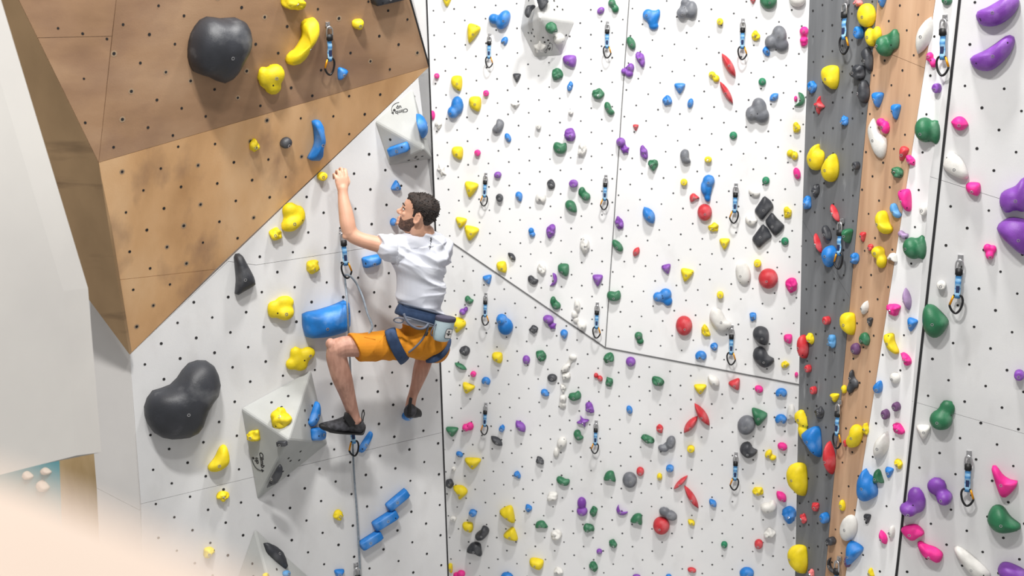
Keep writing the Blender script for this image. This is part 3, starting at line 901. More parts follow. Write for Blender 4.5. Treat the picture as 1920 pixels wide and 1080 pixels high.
# right wall
rd('''
@ 1600 0 5.4 R
V poly 1235,160 1260,110 1350,75 1480,0 1600,-60 1680,0 1665,80 1600,170 1480,250 1360,270 1270,240 h=.4 n=banana_hold look=banana-shaped
V poly 1175,600 1200,570 1330,510 1450,430 1540,365 1600,355 1640,400 1600,520 1500,640 1380,720 1260,710 1200,670 h=.4 n=banana_hold look=banana-shaped
@ 1600 180 5.4 R
P l 1075 280 185 150 -8; W poly 905,720 970,570 1040,590 1110,650 1165,800 1130,845 1030,820 h=.35 n=shield_hold look=shield-shaped; P s 1210 945 156 140 0
@ 1600 360 5.4 R
V poly 1730,-150 1640,-60 1530,-10 1485,40 1480,140 1520,205 1560,220 1640,190 1750,200 1800,0 h=.4 look=saddle-shaped; V poly 1450,370 1490,310 1570,262 1650,258 1770,300 1820,500 1750,640 1680,630 1600,560 1500,460 h=.45 look=bulging
P e 1360 570 90 96 0 h=.5 look=flower-like; + e 1415 580 78 90 0 h=.5; + e 1380 640 92 96 0 h=.7; W n 893 940 96 92
@ 1600 540 5.4 R
N poly 705,230 740,170 800,170 850,200 960,330 940,410 870,500 790,515 720,450 695,340 h=.5 look=hooded; V n 1680 880 106 112
@ 1600 720 5.4 R
W t 710 490 146 152 0; N e 885 370 240 220 0 h=.55 look=two-lobed; + e 950 250 165 190 0 h=.35
P poly 1400,860 1430,820 1465,850 1520,930 1600,980 1660,985 1650,1040 1600,1110 1540,1160 1490,1150 1450,1050 h=.4 look=three-armed
@ 1600 880 5.4 R
V e 640 310 186 282 10 h=.35 look=two-lobed; + e 555 415 190 142 -10 h=.75; V e 845 170 200 190 0 h=.4 look=two-lobed; + e 918 292 168 168 0 h=.8
N poly 1352,520 1400,390 1470,358 1530,390 1590,490 1690,580 1680,620 1600,650 1500,660 1410,620 h=.5 look=saddle-shaped; P poly 480,620 530,575 640,555 720,645 660,690 610,730 550,715 h=.4 look=angular
P poly 650,740 690,725 740,760 830,790 900,850 900,900 860,960 780,920 710,890 660,800 h=.45 look=bumpy; W poly 1020,785 1060,775 1150,830 1300,970 1390,1090 1300,1150 1150,1020 1040,860 h=.35 n=spindle_hold look=blade-like
V poly 1460,1020 1500,950 1560,940 1640,970 1740,1040 1740,1150 1550,1150 1480,1080 h=.5 look=bulging
''')
# overhang and left wall
rd('''
@ 0 0 4 U
K poly 1500,150 1570,128 1680,150 1800,150 1870,190 1908,280 1900,370 1850,470 1780,590 1690,637 1630,610 1560,575 1480,555 1430,480 1412,380 1430,250 h=.42 n=sloper_hold look=huge
@ 420 0 4 U
Y k 515 20 192 112 0 h=.5; Y poly 585,165 605,145 640,150 665,138 705,150 726,220 700,300 640,370 600,460 540,495 480,480 465,440 490,400 540,375 585,310 595,250 578,200 h=.5 n=curved_pinch_hold look=snake-like
Y e 300 580 105 175 10 h=.45 look=lobed; + e 385 560 150 165 -10 h=.5; + e 372 650 130 130 0 h=.5; Y s 1003 187 92 82 0; B t 883 557 86 92 -20; K q 1230 -40 260 110 10 h=.4
@ 400 220 4 P
Y k 310 212 92 112 0; K e 547 193 96 86 15; B poly 738,28 800,25 820,90 838,180 820,240 815,330 760,333 720,320 745,270 770,200 755,90 h=.5 n=strip_hold look=wavy
@ 400 220 4 L
Y n 815 442 76 66; Y e 575 700 130 130 0 h=.45 look=lobed; + e 640 740 110 165 0 h=.4; + e 590 790 180 130 30 h=.5; Y k 467 875 104 100 0; B t 1380 522 82 76 60; B o 1352 785 54 60 0 h=.8
@ 400 220 4 a1
B q 1390 238 160 66 20 h=.45
@ 400 220 4 a3
B l 1563 62 190 56 -76
@ 400 450 4 L
K poly 150,105 205,98 260,190 310,280 328,340 250,382 168,425 175,300 sharp=1 h=.4 n=fang_hold look=fang-shaped; Y k 742 200 108 100 15; Y e 450 520 100 140 0 h=.45 look=lobed; + e 535 470 150 110 0 h=.45; + e 540 545 150 125 0 h=.55
B poly 665,545 780,530 900,500 1020,452 1040,560 1040,690 850,735 700,738 670,640 sharp=1 h=.4 n=plate_hold look=large; B poly 1108,130 1250,108 1268,130 1265,185 1130,215 sharp=1 h=.5 n=block_hold look=blocky
Y e 615 850 92 110 0 h=.5 look=four-lobed; + e 705 850 130 96 5 h=.55; + e 590 930 108 92 0 h=.5; + e 660 945 110 80 15 h=.5
@ 240 620 6 L
K poly 280,680 400,650 500,610 580,520 640,420 720,360 840,345 930,370 1000,440 1040,540 1058,660 1030,760 960,850 900,1000 860,1130 780,1220 650,1245 480,1240 330,1180 250,1080 200,960 192,860 230,740 h=.36 n=sloper_hold look=kidney-shaped
@ 400 680 4 b0
Y k 508 415 158 184 10 h=.45
@ 400 680 4 b1
Y k 302 547 110 94 0; K q 515 607 76 36 5; K poly 385,950 440,850 500,755 520,790 510,850 470,910 sharp=1 h=.3 n=plate_hold look=sharp
@ 400 680 4 b3
B poly 785,290 805,340 795,410 755,478 715,460 720,430 h=.4 n=strip_hold look=leaning; B poly 730,495 790,480 850,515 840,582 740,585 sharp=1 h=.5 n=block_hold look=blocky
@ 400 680 4 L
B poly 1085,655 1160,530 1185,518 1195,550 1130,675 1100,670 h=.45 n=strip_hold look=slanted; B o 1458 400 86 72 0 h=.7
@ 0 810 4 L
Y poly 1565,260 1610,200 1650,110 1690,98 1715,150 1725,240 1650,300 1580,298 h=.45 n=wedge_hold look=fluted; Y k 1675 480 106 86 0; Y k 1565 900 96 96 0
@ 360 900 4 L
Y k 1100 265 82 86 0; B q 1540 148 190 66 38 h=.4; B q 1448 298 200 74 30 h=.4; B q 1340 450 180 72 30 h=.4; B t 1105 705 80 70 0
@ 360 900 4 c3
K poly 535,465 620,490 690,540 715,600 730,668 640,610 560,545 sharp=1 h=.3 n=plate_hold look=sharp; A e 710 702 62 54 0; Y e 555 717 52 44 0
''')
PANEL_NAME = {'L': 'left white wall', 'U': 'plywood overhang', 'P': 'plywood overhang', 'M1': 'left back wall', 'M2': 'right back wall', 'M3': 'lower back wall',
              'G': 'dark grey facet', 'W': 'narrow plywood facet', 'S': 'narrow white facet', 'R': 'right-edge wall'}
ORD = ['', 'topmost', 'second', 'third', 'fourth', 'fifth', 'sixth', 'seventh', 'eighth', 'ninth', 'tenth', 'eleventh', 'twelfth', 'thirteenth', 'fourteenth', 'fifteenth', 'sixteenth', 'seventeenth', 'eighteenth', 'nineteenth', 'twentieth']

def dome(bm, pl, outline, hf, power, rough, seed, whole=None):
    """one lobe: the outline on the wall plane, raised to a rounded solid of real depth"""
    N = 26
    pts = resample(outline, N)
    cx = sum(p[0] for p in pts) / N
    cy = sum(p[1] for p in pts) / N
    c3 = pl.hit(cx, cy)
    scale = F / (c3 - CAM).length
    w = max(p[0] for p in pts) - min(p[0] for p in pts)
    h = max(p[1] for p in pts) - min(p[1] for p in pts)
    ar = 0.0
    for i in range(N):
        a, b = pts[i], pts[(i + 1) % N]
        ar += a[0] * b[1] - b[0] * a[1]
    eq = math.sqrt(abs(ar) / 2)
    ht = hf * eq / scale * 1.3
    a = proj(c3)
    b = proj(c3 + pl.n * ht)
    nu = Vector((b[0] - a[0], b[1] - a[1]))
    ln = nu.length
    nh = nu / ln if ln > 1e-6 else Vector((1, 0))
    wp = whole or pts
    gx = (min(p[0] for p in wp) + max(p[0] for p in wp)) / 2
    gy = (min(p[1] for p in wp) + max(p[1] for p in wp)) / 2
    proj_ext = [((p[0] - gx) * nh.x + (p[1] - gy) * nh.y) for p in pts]
    we = [((p[0] - gx) * nh.x + (p[1] - gy) * nh.y) for p in wp]
    ext = max(we) - min(we)
    k = max(0.5, 1 - 0.55 * ln / max(ext, 1e-3))
    base = []
    for p, e in zip(pts, proj_ext):
        q = (p[0] - nh.x * e * (1 - k) - nu.x * 0.32, p[1] - nh.y * e * (1 - k) - nu.y * 0.32)
        base.append(pl.hit(*q))
    c = sum(base, Vector()) / N
    rings = []
    prof = [(1.0, 0.0), (1.0, 0.22), (0.97, 0.42), (0.9, 0.6), (0.78, 0.76), (0.6, 0.89), (0.38, 0.965), (0.16, 0.995)]
    rnd = random.Random(seed)
    off = Vector((rnd.uniform(-50, 50), rnd.uniform(-50, 50), rnd.uniform(-50, 50)))
    fq = 1.7 / max(1e-3, eq / scale)
    for (s, z0) in prof:
        z = z0 if power >= 2.0 else z0 ** (1 + (2 - power) * 0.9)
        if power > 2.5:
            z = min(1.0, z0 * 1.25)
            s = min(1.0, s * 1.12) if s > 0.5 else s
        rg = []
        for p in base:
            q = c + (p - c) * s + pl.n * (ht * z)
            if rough and z0 > 0:
                d = noise.noise(q * fq * 1.3 + off) + 0.6 * noise.noise(q * fq * 2.9 + off)
                q = q + ((p - c) * 0.8 * s + pl.n * ht * 0.9 * min(1.0, z0 + 0.2)) * d * rough * (0.6 if z0 < 0.3 else 1.0)
                if (q - c).dot(pl.n) < 0.0:
                    q = q - pl.n * (q - c).dot(pl.n)
            rg.append(bm.verts.new(q))
        rings.append(rg)
    top = c + pl.n * ht
    if rough:
        top = top + pl.n * ht * rough * noise.noise(top * fq * 1.3 + off)
    tv = bm.verts.new(top)
    for A, B in zip(rings, rings[1:]):
        for i in range(N):
            f = bm.faces.new((A[i], A[(i + 1) % N], B[(i + 1) % N], B[i]))
            f.smooth = True
    for i in range(N):
        f = bm.faces.new((rings[-1][i], rings[-1][(i + 1) % N], tv))
        f.smooth = True
    bm.faces.new(rings[0][::-1])
    return c, ht, eq / scale

def fuse(name, bm, voxel=0.005, smooth=6, factor=0.5):
    """weld overlapping solids into one continuous skin"""
    bmesh.ops.recalc_face_normals(bm, faces=bm.faces)
    me = bpy.data.meshes.new('tmp')
    bm.to_mesh(me)
    bm.free()
    o = bpy.data.objects.new('tmp', me)
    C.objects.link(o)
    r = o.modifiers.new('r', 'REMESH')
    r.mode = 'VOXEL'
    r.voxel_size = voxel
    r.use_smooth_shade = True
    s = o.modifiers.new('s', 'SMOOTH')
    s.factor = factor
    s.iterations = smooth
    dg = bpy.context.evaluated_depsgraph_get()
    out = bpy.data.meshes.new_from_object(o.evaluated_get(dg))
    bpy.data.objects.remove(o)
    out.name = name
    out.materials.clear()
    for p in out.polygons:
        p.use_smooth = True
    return out


def hull2d(pts):
    pts = sorted(set((round(p[0], 3), round(p[1], 3)) for p in pts))
    def half(seq):
        out = []
        for p in seq:
            while len(out) > 1 and (out[-1][0] - out[-2][0]) * (p[1] - out[-2][1]) - (out[-1][1] - out[-2][1]) * (p[0] - out[-2][0]) <= 0:
                out.pop()
            out.append(p)
        return out[:-1]
    return half(pts) + half(pts[::-1])
bolt_me = None
def bolt_mesh():
    bm = bmesh.new()
    seg = 10
    def ringv(r, z):
        return [bm.verts.new((r * math.cos(2 * math.pi * k / seg), r * math.sin(2 * math.pi * k / seg), z)) for k in range(seg)]
    r = [ringv(1.0, -0.6), ringv(1.0, 0.12), ringv(0.62, 0.16), ringv(0.58, -0.1)]
    for a, b, mi in ((r[0], r[1], 0), (r[1], r[2], 0), (r[2], r[3], 1)):
        for k in range(seg):
            bm.faces.new((a[k], a[(k + 1) % seg], b[(k + 1) % seg], b[k])).material_index = mi
    bm.faces.new(r[3]).material_index = 1
    me = bpy.data.meshes.new('bolt')
    bmesh.ops.recalc_face_normals(bm, faces=bm.faces)
    bm.to_mesh(me)
    bm.free()
    me.materials.append(M['steel'])
    me.materials.append(M['bolt_dark'])
    return me
bolt_me = bolt_mesh()

INFO = []
for i, s in enumerate(SPECS):
    allp = [p for l in s['lobes'] for p in l[1]]
    x0, x1 = min(p[0] for p in allp), max(p[0] for p in allp)
    y0, y1 = min(p[1] for p in allp), max(p[1] for p in allp)
    cx, cy = (x0 + x1) / 2, (y0 + y1) / 2
    key = s['panel'] or panel_of(cx, cy)
    s['c'] = (cx, cy)
    s['size'] = math.sqrt((x1 - x0) * (y1 - y0))
    s['key'] = key
    sh = s['lobes'][0][0]
    multi = len(s['lobes']) > 1
    hf0, pw, rg, nm, look = SHAPE_INFO['d' if multi else sh]
    s['name'] = s['opt'].get('n', nm)
    s['look'] = s['opt'].get('look', look).replace('_', ' ')

def words_of(n, tot):
    if n == 1:
        return 'only' if tot == 1 else 'topmost'
    if n == tot and tot > 2:
        return 'lowest'
    return ORD[n] if n < len(ORD) else str(n)

vol_word = {'a': 'pyramid near his head', 'b': 'large grey pyramid', 'c': 'lowest grey pyramid', 'd': 'pale faceted volume'}
def region(s):
    k = s['key']
    if k[0] in 'abcd' and len(k) == 2:
        return 'on the ' + vol_word[k[0]]
    x, y = s['c']
    v = 'upper' if y < 360 else 'middle' if y < 720 else 'lower'
    if k in ('M1', 'M2'):
        return 'on the %s %s' % (v, PANEL_NAME[k])
    if k == 'M3':
        return 'on the lower back wall, %s part' % ('left' if x < 1060 else 'middle' if x < 1270 else 'right')
    if k in ('U', 'P'):
        return 'on the plywood overhang'
    return 'on the %s %s' % (v, PANEL_NAME[k])
groups = {}
for s in SPECS:
    groups.setdefault((region(s), s['col']), []).append(s)
for (rg, col), lst in groups.items():
    lst.sort(key=lambda q: q['c'][1])
    for j, s in enumerate(lst):
        cname = HOLD[col][0]
        sz = 'big ' if s['size'] > 38 else 'tiny ' if s['size'] < 12 else ''
        lk = s['look']
        if lk in ('large', 'huge') and sz:
            sz = ''
        same = [q for q in lst if q['look'] == lk]
        head = '%s%s %s hold' % (sz, lk, cname)
        if len(lst) == 1:
            lab = '%s %s, the only %s one' % (head, rg, cname)
        elif len(same) == 1 and lk not in ('large',):
            lab = '%s %s, the only such one' % (head, rg)
        else:
            wd_ = words_of(j + 1, len(lst))
            lab = '%s %s, %s' % (head, rg, wd_ + ' ' + cname + ' one' if wd_ in ('topmost', 'lowest') else wd_ + ' ' + cname + ' one down')
        s['label'] = lab
grp_name = lambda k: 'climbing holds on the ' + (PANEL_NAME[k] if k in PANEL_NAME else 'grey volumes')
for i, s in enumerate(SPECS):
    pl = PL[s['key']]
    bm = bmesh.new()
    first = None
    allp = [p for l in s['lobes'] for p in l[1]]
    for j, (sh, ol, opt) in enumerate(s['lobes']):
        hf, pw, rg, nm, look = SHAPE_INFO[sh]
        hf = float(opt.get('h', hf))
        r = dome(bm, pl, ol, hf, pw, rg, i * 7 + j, allp)
        if first is None or r[1] > first[1]:
            first = r
    c, ht, rad = first
    for v in bm.verts:
        v.co -= c
    if len(s['lobes']) > 1 and s['size'] > 17:
        # lobed holds are cast in one piece: a low core joins the lobes, then all is welded to one skin
        hp = hull2d(allp)
        gx, gy = sum(p[0] for p in hp) / len(hp), sum(p[1] for p in hp) / len(hp)
        core = bmesh.new()
        kk = 0.84 if len(s['lobes']) > 2 or s['col'] == 'N' else 0.66
        dome(core, pl, [(gx + (x - gx) * kk, gy + (y - gy) * kk) for x, y in hp], 0.30 if kk > 0.8 else 0.22, 2.0, 0.10, i, allp)
        for v in core.verts:
            v.co -= c
        tmp_ = bpy.data.meshes.new('core')
        core.to_mesh(tmp_)
        core.free()
        bm.from_mesh(tmp_)
        bpy.data.meshes.remove(tmp_)
        me_ = fuse('hold', bm, max(0.0065, 0.0135 * s['size'] / 60), 1, 0.5)
        bm = bmesh.new()
        bm.from_mesh(me_)
        bpy.data.meshes.remove(me_)
        for v in bm.verts:
            d_ = v.co.dot(pl.n)
            if d_ < 0.001:
                v.co -= pl.n * (d_ - 0.001)
    bmesh.ops.recalc_face_normals(bm, faces=bm.faces)
    tree = BVHTree.FromBMesh(bm)
    o = link(s['name'], bm, HM[s['col']])
    o.location = c
    tag(o, s['label'], 'climbing hold', grp_name(s['key']))
    b = bpy.data.objects.new('bolt', bolt_me)
    C.objects.link(b)
    b.parent = o
    r = min(0.0095, rad * 0.2)
    rot = Matrix((pl.u, pl.v, pl.n)).transposed().to_4x4()
    # seat the bolt on the resin, a little off the summit towards the light
    off = (pl.u * random.uniform(-0.16, 0.1) + pl.v * random.uniform(-0.18, 0.02)) * rad
    loc = pl.n * ht * 0.97 + off
    q, nn, fi, dd = tree.ray_cast(pl.n * ht * 3 + off, -pl.n)
    if q is not None:
        loc = q
        rot = nn.to_track_quat('Z', 'Y').to_matrix().to_4x4() if nn.dot(pl.n) > 0.3 else rot
    b.matrix_basis = Matrix.Translation(loc) @ rot @ Matrix.Diagonal((r, r, r, 1))
    s['obj'] = o
    if s['size'] > 17:
        hm = bmesh.new()
        rr = random.Random(i)
        for q_ in range(2 if s['size'] > 30 else 1):
            a_ = rr.uniform(0, 6.28)
            of = (pl.u * math.cos(a_) + pl.v * math.sin(a_)) * rad * 0.55
            q, nn, fi, dd = tree.ray_cast(pl.n * ht * 3 + of, -pl.n)
            if q is None or nn.dot(pl.n) < 0.35:
                continue
            e1 = nn.orthogonal().normalized()
            e2 = nn.cross(e1)
            hm.faces.new([hm.verts.new(q + nn * 0.0012 + (e1 * math.cos(t * 0.785) + e2 * math.sin(t * 0.785)) * r * 0.5) for t in range(8)])
        if len(hm.faces):
            sh_ = link('screw_hole', hm, M['bolt_dark'])
            sh_.parent = o
        else:
            hm.free()

# pale boulder holds on the teal wall far behind
for (x, y, w, h, lb) in ((86, 884, 22, 14, 'pale rounded hold on the teal wall, nearest the plywood'), (80, 912, 26, 22, 'broad pale hold at the ledge on the teal wall'), (52, 892, 22, 16, 'left pale hold on the teal wall under the front wall')):
    bm = bmesh.new()
    ol = [(x + w / 2 * a * 2, y + h / 2 * b * 2) for a, b in SHAPES['g']]
    c, ht, rad = dome(bm, PL['Te'], ol, 0.6, 2, 0.08, x)
    for v in bm.verts:
        v.co -= c
    bmesh.ops.recalc_face_normals(bm, faces=bm.faces)
    o = link('boulder_hold', bm, M['cream'])
    o.location = c
    tag(o, lb, 'climbing hold', 'holds on the teal wall')
# ------------------------------------------------------------------ quickdraws
def qd_parts(sgn):
    """meshes of one quickdraw, one unit long, hanging down -Z, away from the wall is -Y, gate on the sgn side"""
    P = []
    bm = bmesh.new()
    box(bm, Vector((-0.045, -0.012, -0.06)), Vector((0.09, 0, 0)), Vector((0, 0.03, 0)), Vector((0, 0, 0.09)))
    box(bm, Vector((-0.03, -0.11, -0.085)), Vector((0.06, 0, 0)), Vector((0, 0.12, 0)), Vector((0, 0, 0.03)))
    bmesh.ops.create_cone(bm, cap_ends=True, segments=6, radius1=0.03, radius2=0.03, depth=0.05, matrix=Matrix.Translation((0, -0.02, 0)) @ Matrix.Rotation(math.pi / 2, 4, 'X'))
    bmesh.ops.recalc_face_normals(bm, faces=bm.faces)
    P.append(('hanger', bm, M['steel'], False))
    bm = bmesh.new()
    path = []
    for k in range(20):
        a = 2 * math.pi * k / 20
        x = 0.062 * math.cos(a)
        z = 0.12 * (1 if math.sin(a) > 0 else -1) * abs(math.sin(a)) ** 0.7
        path.append(Vector((x, -0.07 - 0.01 * math.cos(a), -0.17 + z)))
    tube(bm, path, 0.016, 7, closed=True)
    P.append(('upper_carabiner', bm, M['steel'], True))
    bm = bmesh.new()
    box(bm, Vector((-0.062, -0.11, -0.33)), Vector((0.124, 0, 0)), Vector((0, 0.07, 0)), Vector((0, 0, 0.13)))
    bmesh.ops.recalc_face_normals(bm, faces=bm.faces)
    bmesh.ops.bevel(bm, geom=bm.edges[:], offset=0.015, segments=2, affect='EDGES')
    P.append(('sleeve', bm, M['black_rubber'], True))
    bm = bmesh.new()
    pts = [Vector((0, -0.075 + 0.012 * math.sin(k * 1.3), -0.29 - 0.44 * k / 10)) for k in range(11)]
    tube(bm, pts, 0.05, 10, flat=(0.052, 0.022, (0, -1, 0)))
    P.append(('sling', bm, M['sling'], True))
    bm = bmesh.new()
    box(bm, Vector((-0.03, -0.108, -0.63)), Vector((0.06, 0, 0)), Vector((0, 0.02, 0)), Vector((0, 0, 0.12)))
    bmesh.ops.recalc_face_normals(bm, faces=bm.faces)
    P.append(('print', bm, M['sling_print'], False))
    bm = bmesh.new()
    raw = [(0.06, -0.69), (0.0, -0.67), (-0.07, -0.69), (-0.10, -0.76), (-0.09, -0.86), (-0.055, -0.95), (0.0, -1.0), (0.06, -0.97), (0.105, -0.90), (0.115, -0.86)]
    pts = [Vector((sgn * x, -0.08, z)) for x, z in catmull(raw, 3, closed=False)]
    tube(bm, pts, 0.021, 8)
    P.append(('lower_carabiner', bm, M['black_alloy'], True))
    bm = bmesh.new()
    tube(bm, [Vector((sgn * 0.06, -0.08, -0.69)), Vector((sgn * 0.09, -0.08, -0.78)), Vector((sgn * 0.115, -0.08, -0.86))], 0.02, 8)
    P.append(('gate', bm, M['gate'], True))
    return P
QD_PROTO = {}
def quickdraw(key, top, bot, sgn, label, off=0.0):
    pl = PL[key]
    p = pl.hit(top[0], top[1], 0.004 + off)
    q = pl.hit(bot[0], bot[1], 0.03 + off)
    ln = (q - p).length
    z = (p - q).normalized()
    y = -(pl.n - z * pl.n.dot(z)).normalized()
    x = y.cross(z)
    root = empty('quickdraw')
    root.matrix_basis = Matrix.Translation(p) @ Matrix((x, y, z)).transposed().to_4x4() @ Matrix.Scale(ln, 4)
    tag(root, label, 'quickdraw', 'quickdraws hanging on the walls')
    if sgn not in QD_PROTO:
        L_ = []
        for nm, bm, mat, sm in qd_parts(sgn):
            o = link(nm, bm, mat, None, smooth=sm)
            o.parent = root
            L_.append(o)
        QD_PROTO[sgn] = L_
    else:
        for o in QD_PROTO[sgn]:
            c = o.copy()
            C.objects.link(c)
            c.parent = root
    return root
quickdraw('U', (614, 44), (615, 139), -1, 'quickdraw hanging on the plywood overhang beside yellow holds')
quickdraw('L', (640, 432), (648, 521), 1, 'quickdraw just below the climber\'s elbow, the rope clipped in')
quickdraw('L', (655, 768), (663, 853), -1, 'quickdraw partly hidden behind the climber\'s left shoe', 0.01)
quickdraw('L', (667, 1058), (672, 1150), 1, 'quickdraw cut off by the bottom edge, beside the rope')
quickdraw('M1', (918, 65), (917, 127), 1, 'quickdraw below the three-lobed blue hold, top left of the back wall')
quickdraw('M1', (911, 326), (908, 386), -1, 'quickdraw on the left back wall, right of the yellow wedges')
quickdraw('M3', (911, 551), (910, 609), 1, 'quickdraw on the lower back wall left of the two-lobed blue hold')
quickdraw('M3', (911, 757), (909, 814), -1, 'quickdraw on the lower back wall right of a pink hold')
quickdraw('M1', (1139, 42), (1138, 109), 1, 'topmost quickdraw just left of the thin vertical seam')
quickdraw('M1', (1136, 330), (1133, 393), -1, 'second quickdraw from the top just left of the thin vertical seam')
quickdraw('M1', (1120, 569), (1118, 633), 1, 'third quickdraw down by the seam, above where the three facets meet')
quickdraw('M3', (1118, 790), (1116, 849), -1, 'quickdraw on the lower back wall beside purple star holds')
quickdraw('M2', (1393, 37), (1391, 112), 1, 'topmost quickdraw on the right back wall beside spindle-shaped red holds')
quickdraw('M2', (1380, 346), (1376, 418), -1, 'quickdraw on the right back wall left of the three black plates')
quickdraw('M2', (1372, 612), (1370, 683), 1, 'quickdraw on the right back wall beside a big white bean-shaped hold')
quickdraw('M3', (1380, 850), (1377, 917), -1, 'quickdraw on the lower back wall beneath two dark smooth holds')
quickdraw('G', (1588, 2), (1587, 102), 1, 'quickdraw at the top of the dark grey facet', 0.01)
quickdraw('G', (1579, 412), (1577, 504), -1, 'quickdraw on the dark grey facet behind a green hold', 0.01)
quickdraw('W', (1575, 753), (1573, 840), 1, 'quickdraw on the narrow plywood facet left of a long yellow hold', 0.01)
quickdraw('W', (1574, 1046), (1570, 1140), 1, 'quickdraw cut by the bottom edge on the plywood facet', 0.01)
quickdraw('S', (1772, 31), (1770, 142), 1, 'quickdraw on the narrow white facet near the top right')
quickdraw('R', (1801, 481), (1793, 586), -1, 'upper quickdraw on the right-edge wall beside a big green hold')
quickdraw('R', (1817, 848), (1813, 946), 1, 'lower quickdraw on the right-edge wall beside two-lobed purple holds')

# ------------------------------------------------------------------ rope
def S(px, py, off):
    return L.hit(px, py, off)
bm = bmesh.new()
raw = [(690, 628, 0.34), (698, 612, 0.29), (689, 588, 0.22), (680, 557, 0.17), (668, 531, 0.12), (657, 518, 0.09), (650, 515, 0.07), (647, 520, 0.05), (649, 545, 0.08), (651, 568, 0.17), (653, 610, 0.17), (655, 650, 0.12), (658, 720, 0.06), (661, 790, 0.05), (662, 850, 0.05), (665, 905, 0.04), (669, 960, 0.03), (673, 1030, 0.03), (677, 1110, 0.03)]
pts = [S(*p) for p in catmull(raw, 6, closed=False)]
tube(bm, pts, 0.0062, 8)
o = link('climbing_rope', bm, M['rope'])
tag(o, 'thin grey climbing rope running from the climber through a quickdraw and down', 'rope')
# ------------------------------------------------------------------ the climber
M['skin'] = noisemat('skin', [(204, 154, 128), (220, 172, 146)], nscale=9.0, rough=0.5, lo=0.3, hi=0.7, bump=0.05, bscale=220)
M['shin'] = noisemat('hairy_skin', [(174, 128, 110), (202, 154, 134)], scale=(6, 6, 1.5), nscale=6.0, rough=0.55, lo=0.35, hi=0.65)
M['shirt'] = noisemat('shirt_cotton', [(206, 209, 220), (216, 219, 228)], nscale=6, rough=0.9, bump=0.05, bscale=400)
M['shorts'] = noisemat('ochre_cotton', [(196, 122, 12), (214, 138, 20)], nscale=7, rough=0.85, bump=0.06, bscale=300)
M['navy'] = noisemat('navy_webbing', [(38, 58, 90), (48, 70, 104)], nscale=30, rough=0.8)
M['grey_web'] = newmat('grey_webbing', (92, 98, 112), 0.7)
M['hair'] = noisemat('dark_brown_hair', [(28, 22, 20), (52, 40, 34)], scale=(1, 1, 3), nscale=30, rough=0.7, bump=0.5, bscale=160)
M['beard'] = noisemat('beard_hair', [(62, 46, 40), (112, 84, 72)], nscale=90, rough=0.85, lo=0.35, hi=0.65, bump=0.5, bscale=260)
M['shoe'] = noisemat('shoe_fabric', [(40, 40, 43), (82, 82, 88)], nscale=26, rough=0.8, lo=0.4, hi=0.65)
M['shoe_black'] = newmat('shoe_rubber', (22, 22, 24), 0.6)
M['bag'] = noisemat('pale_blue_bag', [(158, 182, 192), (186, 206, 213)], nscale=12, rough=0.85, bump=0.1, bscale=90)
M['bag_rim'] = newmat('bag_rim', (70, 68, 86), 0.85)
M['patch'] = newmat('bag_patch', (206, 204, 202), 0.8)
M['eye'] = newmat('eye_white', (228, 224, 220), 0.2)
M['lip'] = newmat('lip', (188, 112, 104), 0.5)
PXM = 338.0                                              # pixels per metre where the climber hangs
NW, UW, VW = L.n, L.u, Vector((0, 0, 1))

def loft(bm, st, seg=20, n_per=4):
    """closed solid through stations (centre, half axis a, half axis b)"""
    flat_ = [tuple(c) + tuple(a) + tuple(b) for c, a, b in st]
    flat_ = catmull(flat_, n_per, closed=False) if len(flat_) > 2 else flat_
    rings = []
    for f in flat_:
        c, a, b = Vector(f[0:3]), Vector(f[3:6]), Vector(f[6:9])
        rings.append([bm.verts.new(c + a * math.cos(2 * math.pi * k / seg) + b * math.sin(2 * math.pi * k / seg)) for k in range(seg)])
    for A, B in zip(rings, rings[1:]):
        for k in range(seg):
            bm.faces.new((A[k], A[(k + 1) % seg], B[(k + 1) % seg], B[k]))
    for rg, c in ((rings[0][::-1], flat_[0]), (rings[-1], flat_[-1])):
        bm.faces.new(rg)

def limb(bm, pts, seg=16, n_per=5, squash=1.0):
    """tapering round limb: pts = [(Vector, radius)], rounded ends"""
    pr = catmull([tuple(p) + (r,) for p, r in pts], n_per, closed=False)
    P = [Vector(q[:3]) for q in pr]
    R = [q[3] for q in pr]
    t0, t1 = (P[1] - P[0]).normalized(), (P[-1] - P[-2]).normalized()
    r0, r1 = R[0], R[-1]
    P = [P[0] - t0 * r0 * 0.9, P[0] - t0 * r0 * 0.6] + P + [P[-1] + t1 * r1 * 0.6, P[-1] + t1 * r1 * 0.9]
    R = [r0 * 0.35, r0 * 0.78] + R + [r1 * 0.78, r1 * 0.35]
    rings = []
    for i, p in enumerate(P):
        t = (P[min(i + 1, len(P) - 1)] - P[max(i - 1, 0)]).normalized()
        a = t.cross(NW).normalized()
        b = a.cross(t).normalized() * squash
        rings.append([bm.verts.new(p + (a * math.cos(2 * math.pi * k / seg) + b * math.sin(2 * math.pi * k / seg)) * R[i]) for k in range(seg)])
    for A, B in zip(rings, rings[1:]):
        for k in range(seg):
            bm.faces.new((A[k], A[(k + 1) % seg], B[(k + 1) % seg], B[k]))
    bm.faces.new(rings[0][::-1])
    bm.faces.new(rings[-1])

def ball(bm, c, ax, ay, az, rx, ry, rz, seg=16):
    m = Matrix((ax * rx, ay * ry, az * rz)).transposed().to_4x4()
    m.translation = c
    bmesh.ops.create_uvsphere(bm, u_segments=seg, v_segments=10, radius=1.0, matrix=m)

def px(n):
    return n / PXM

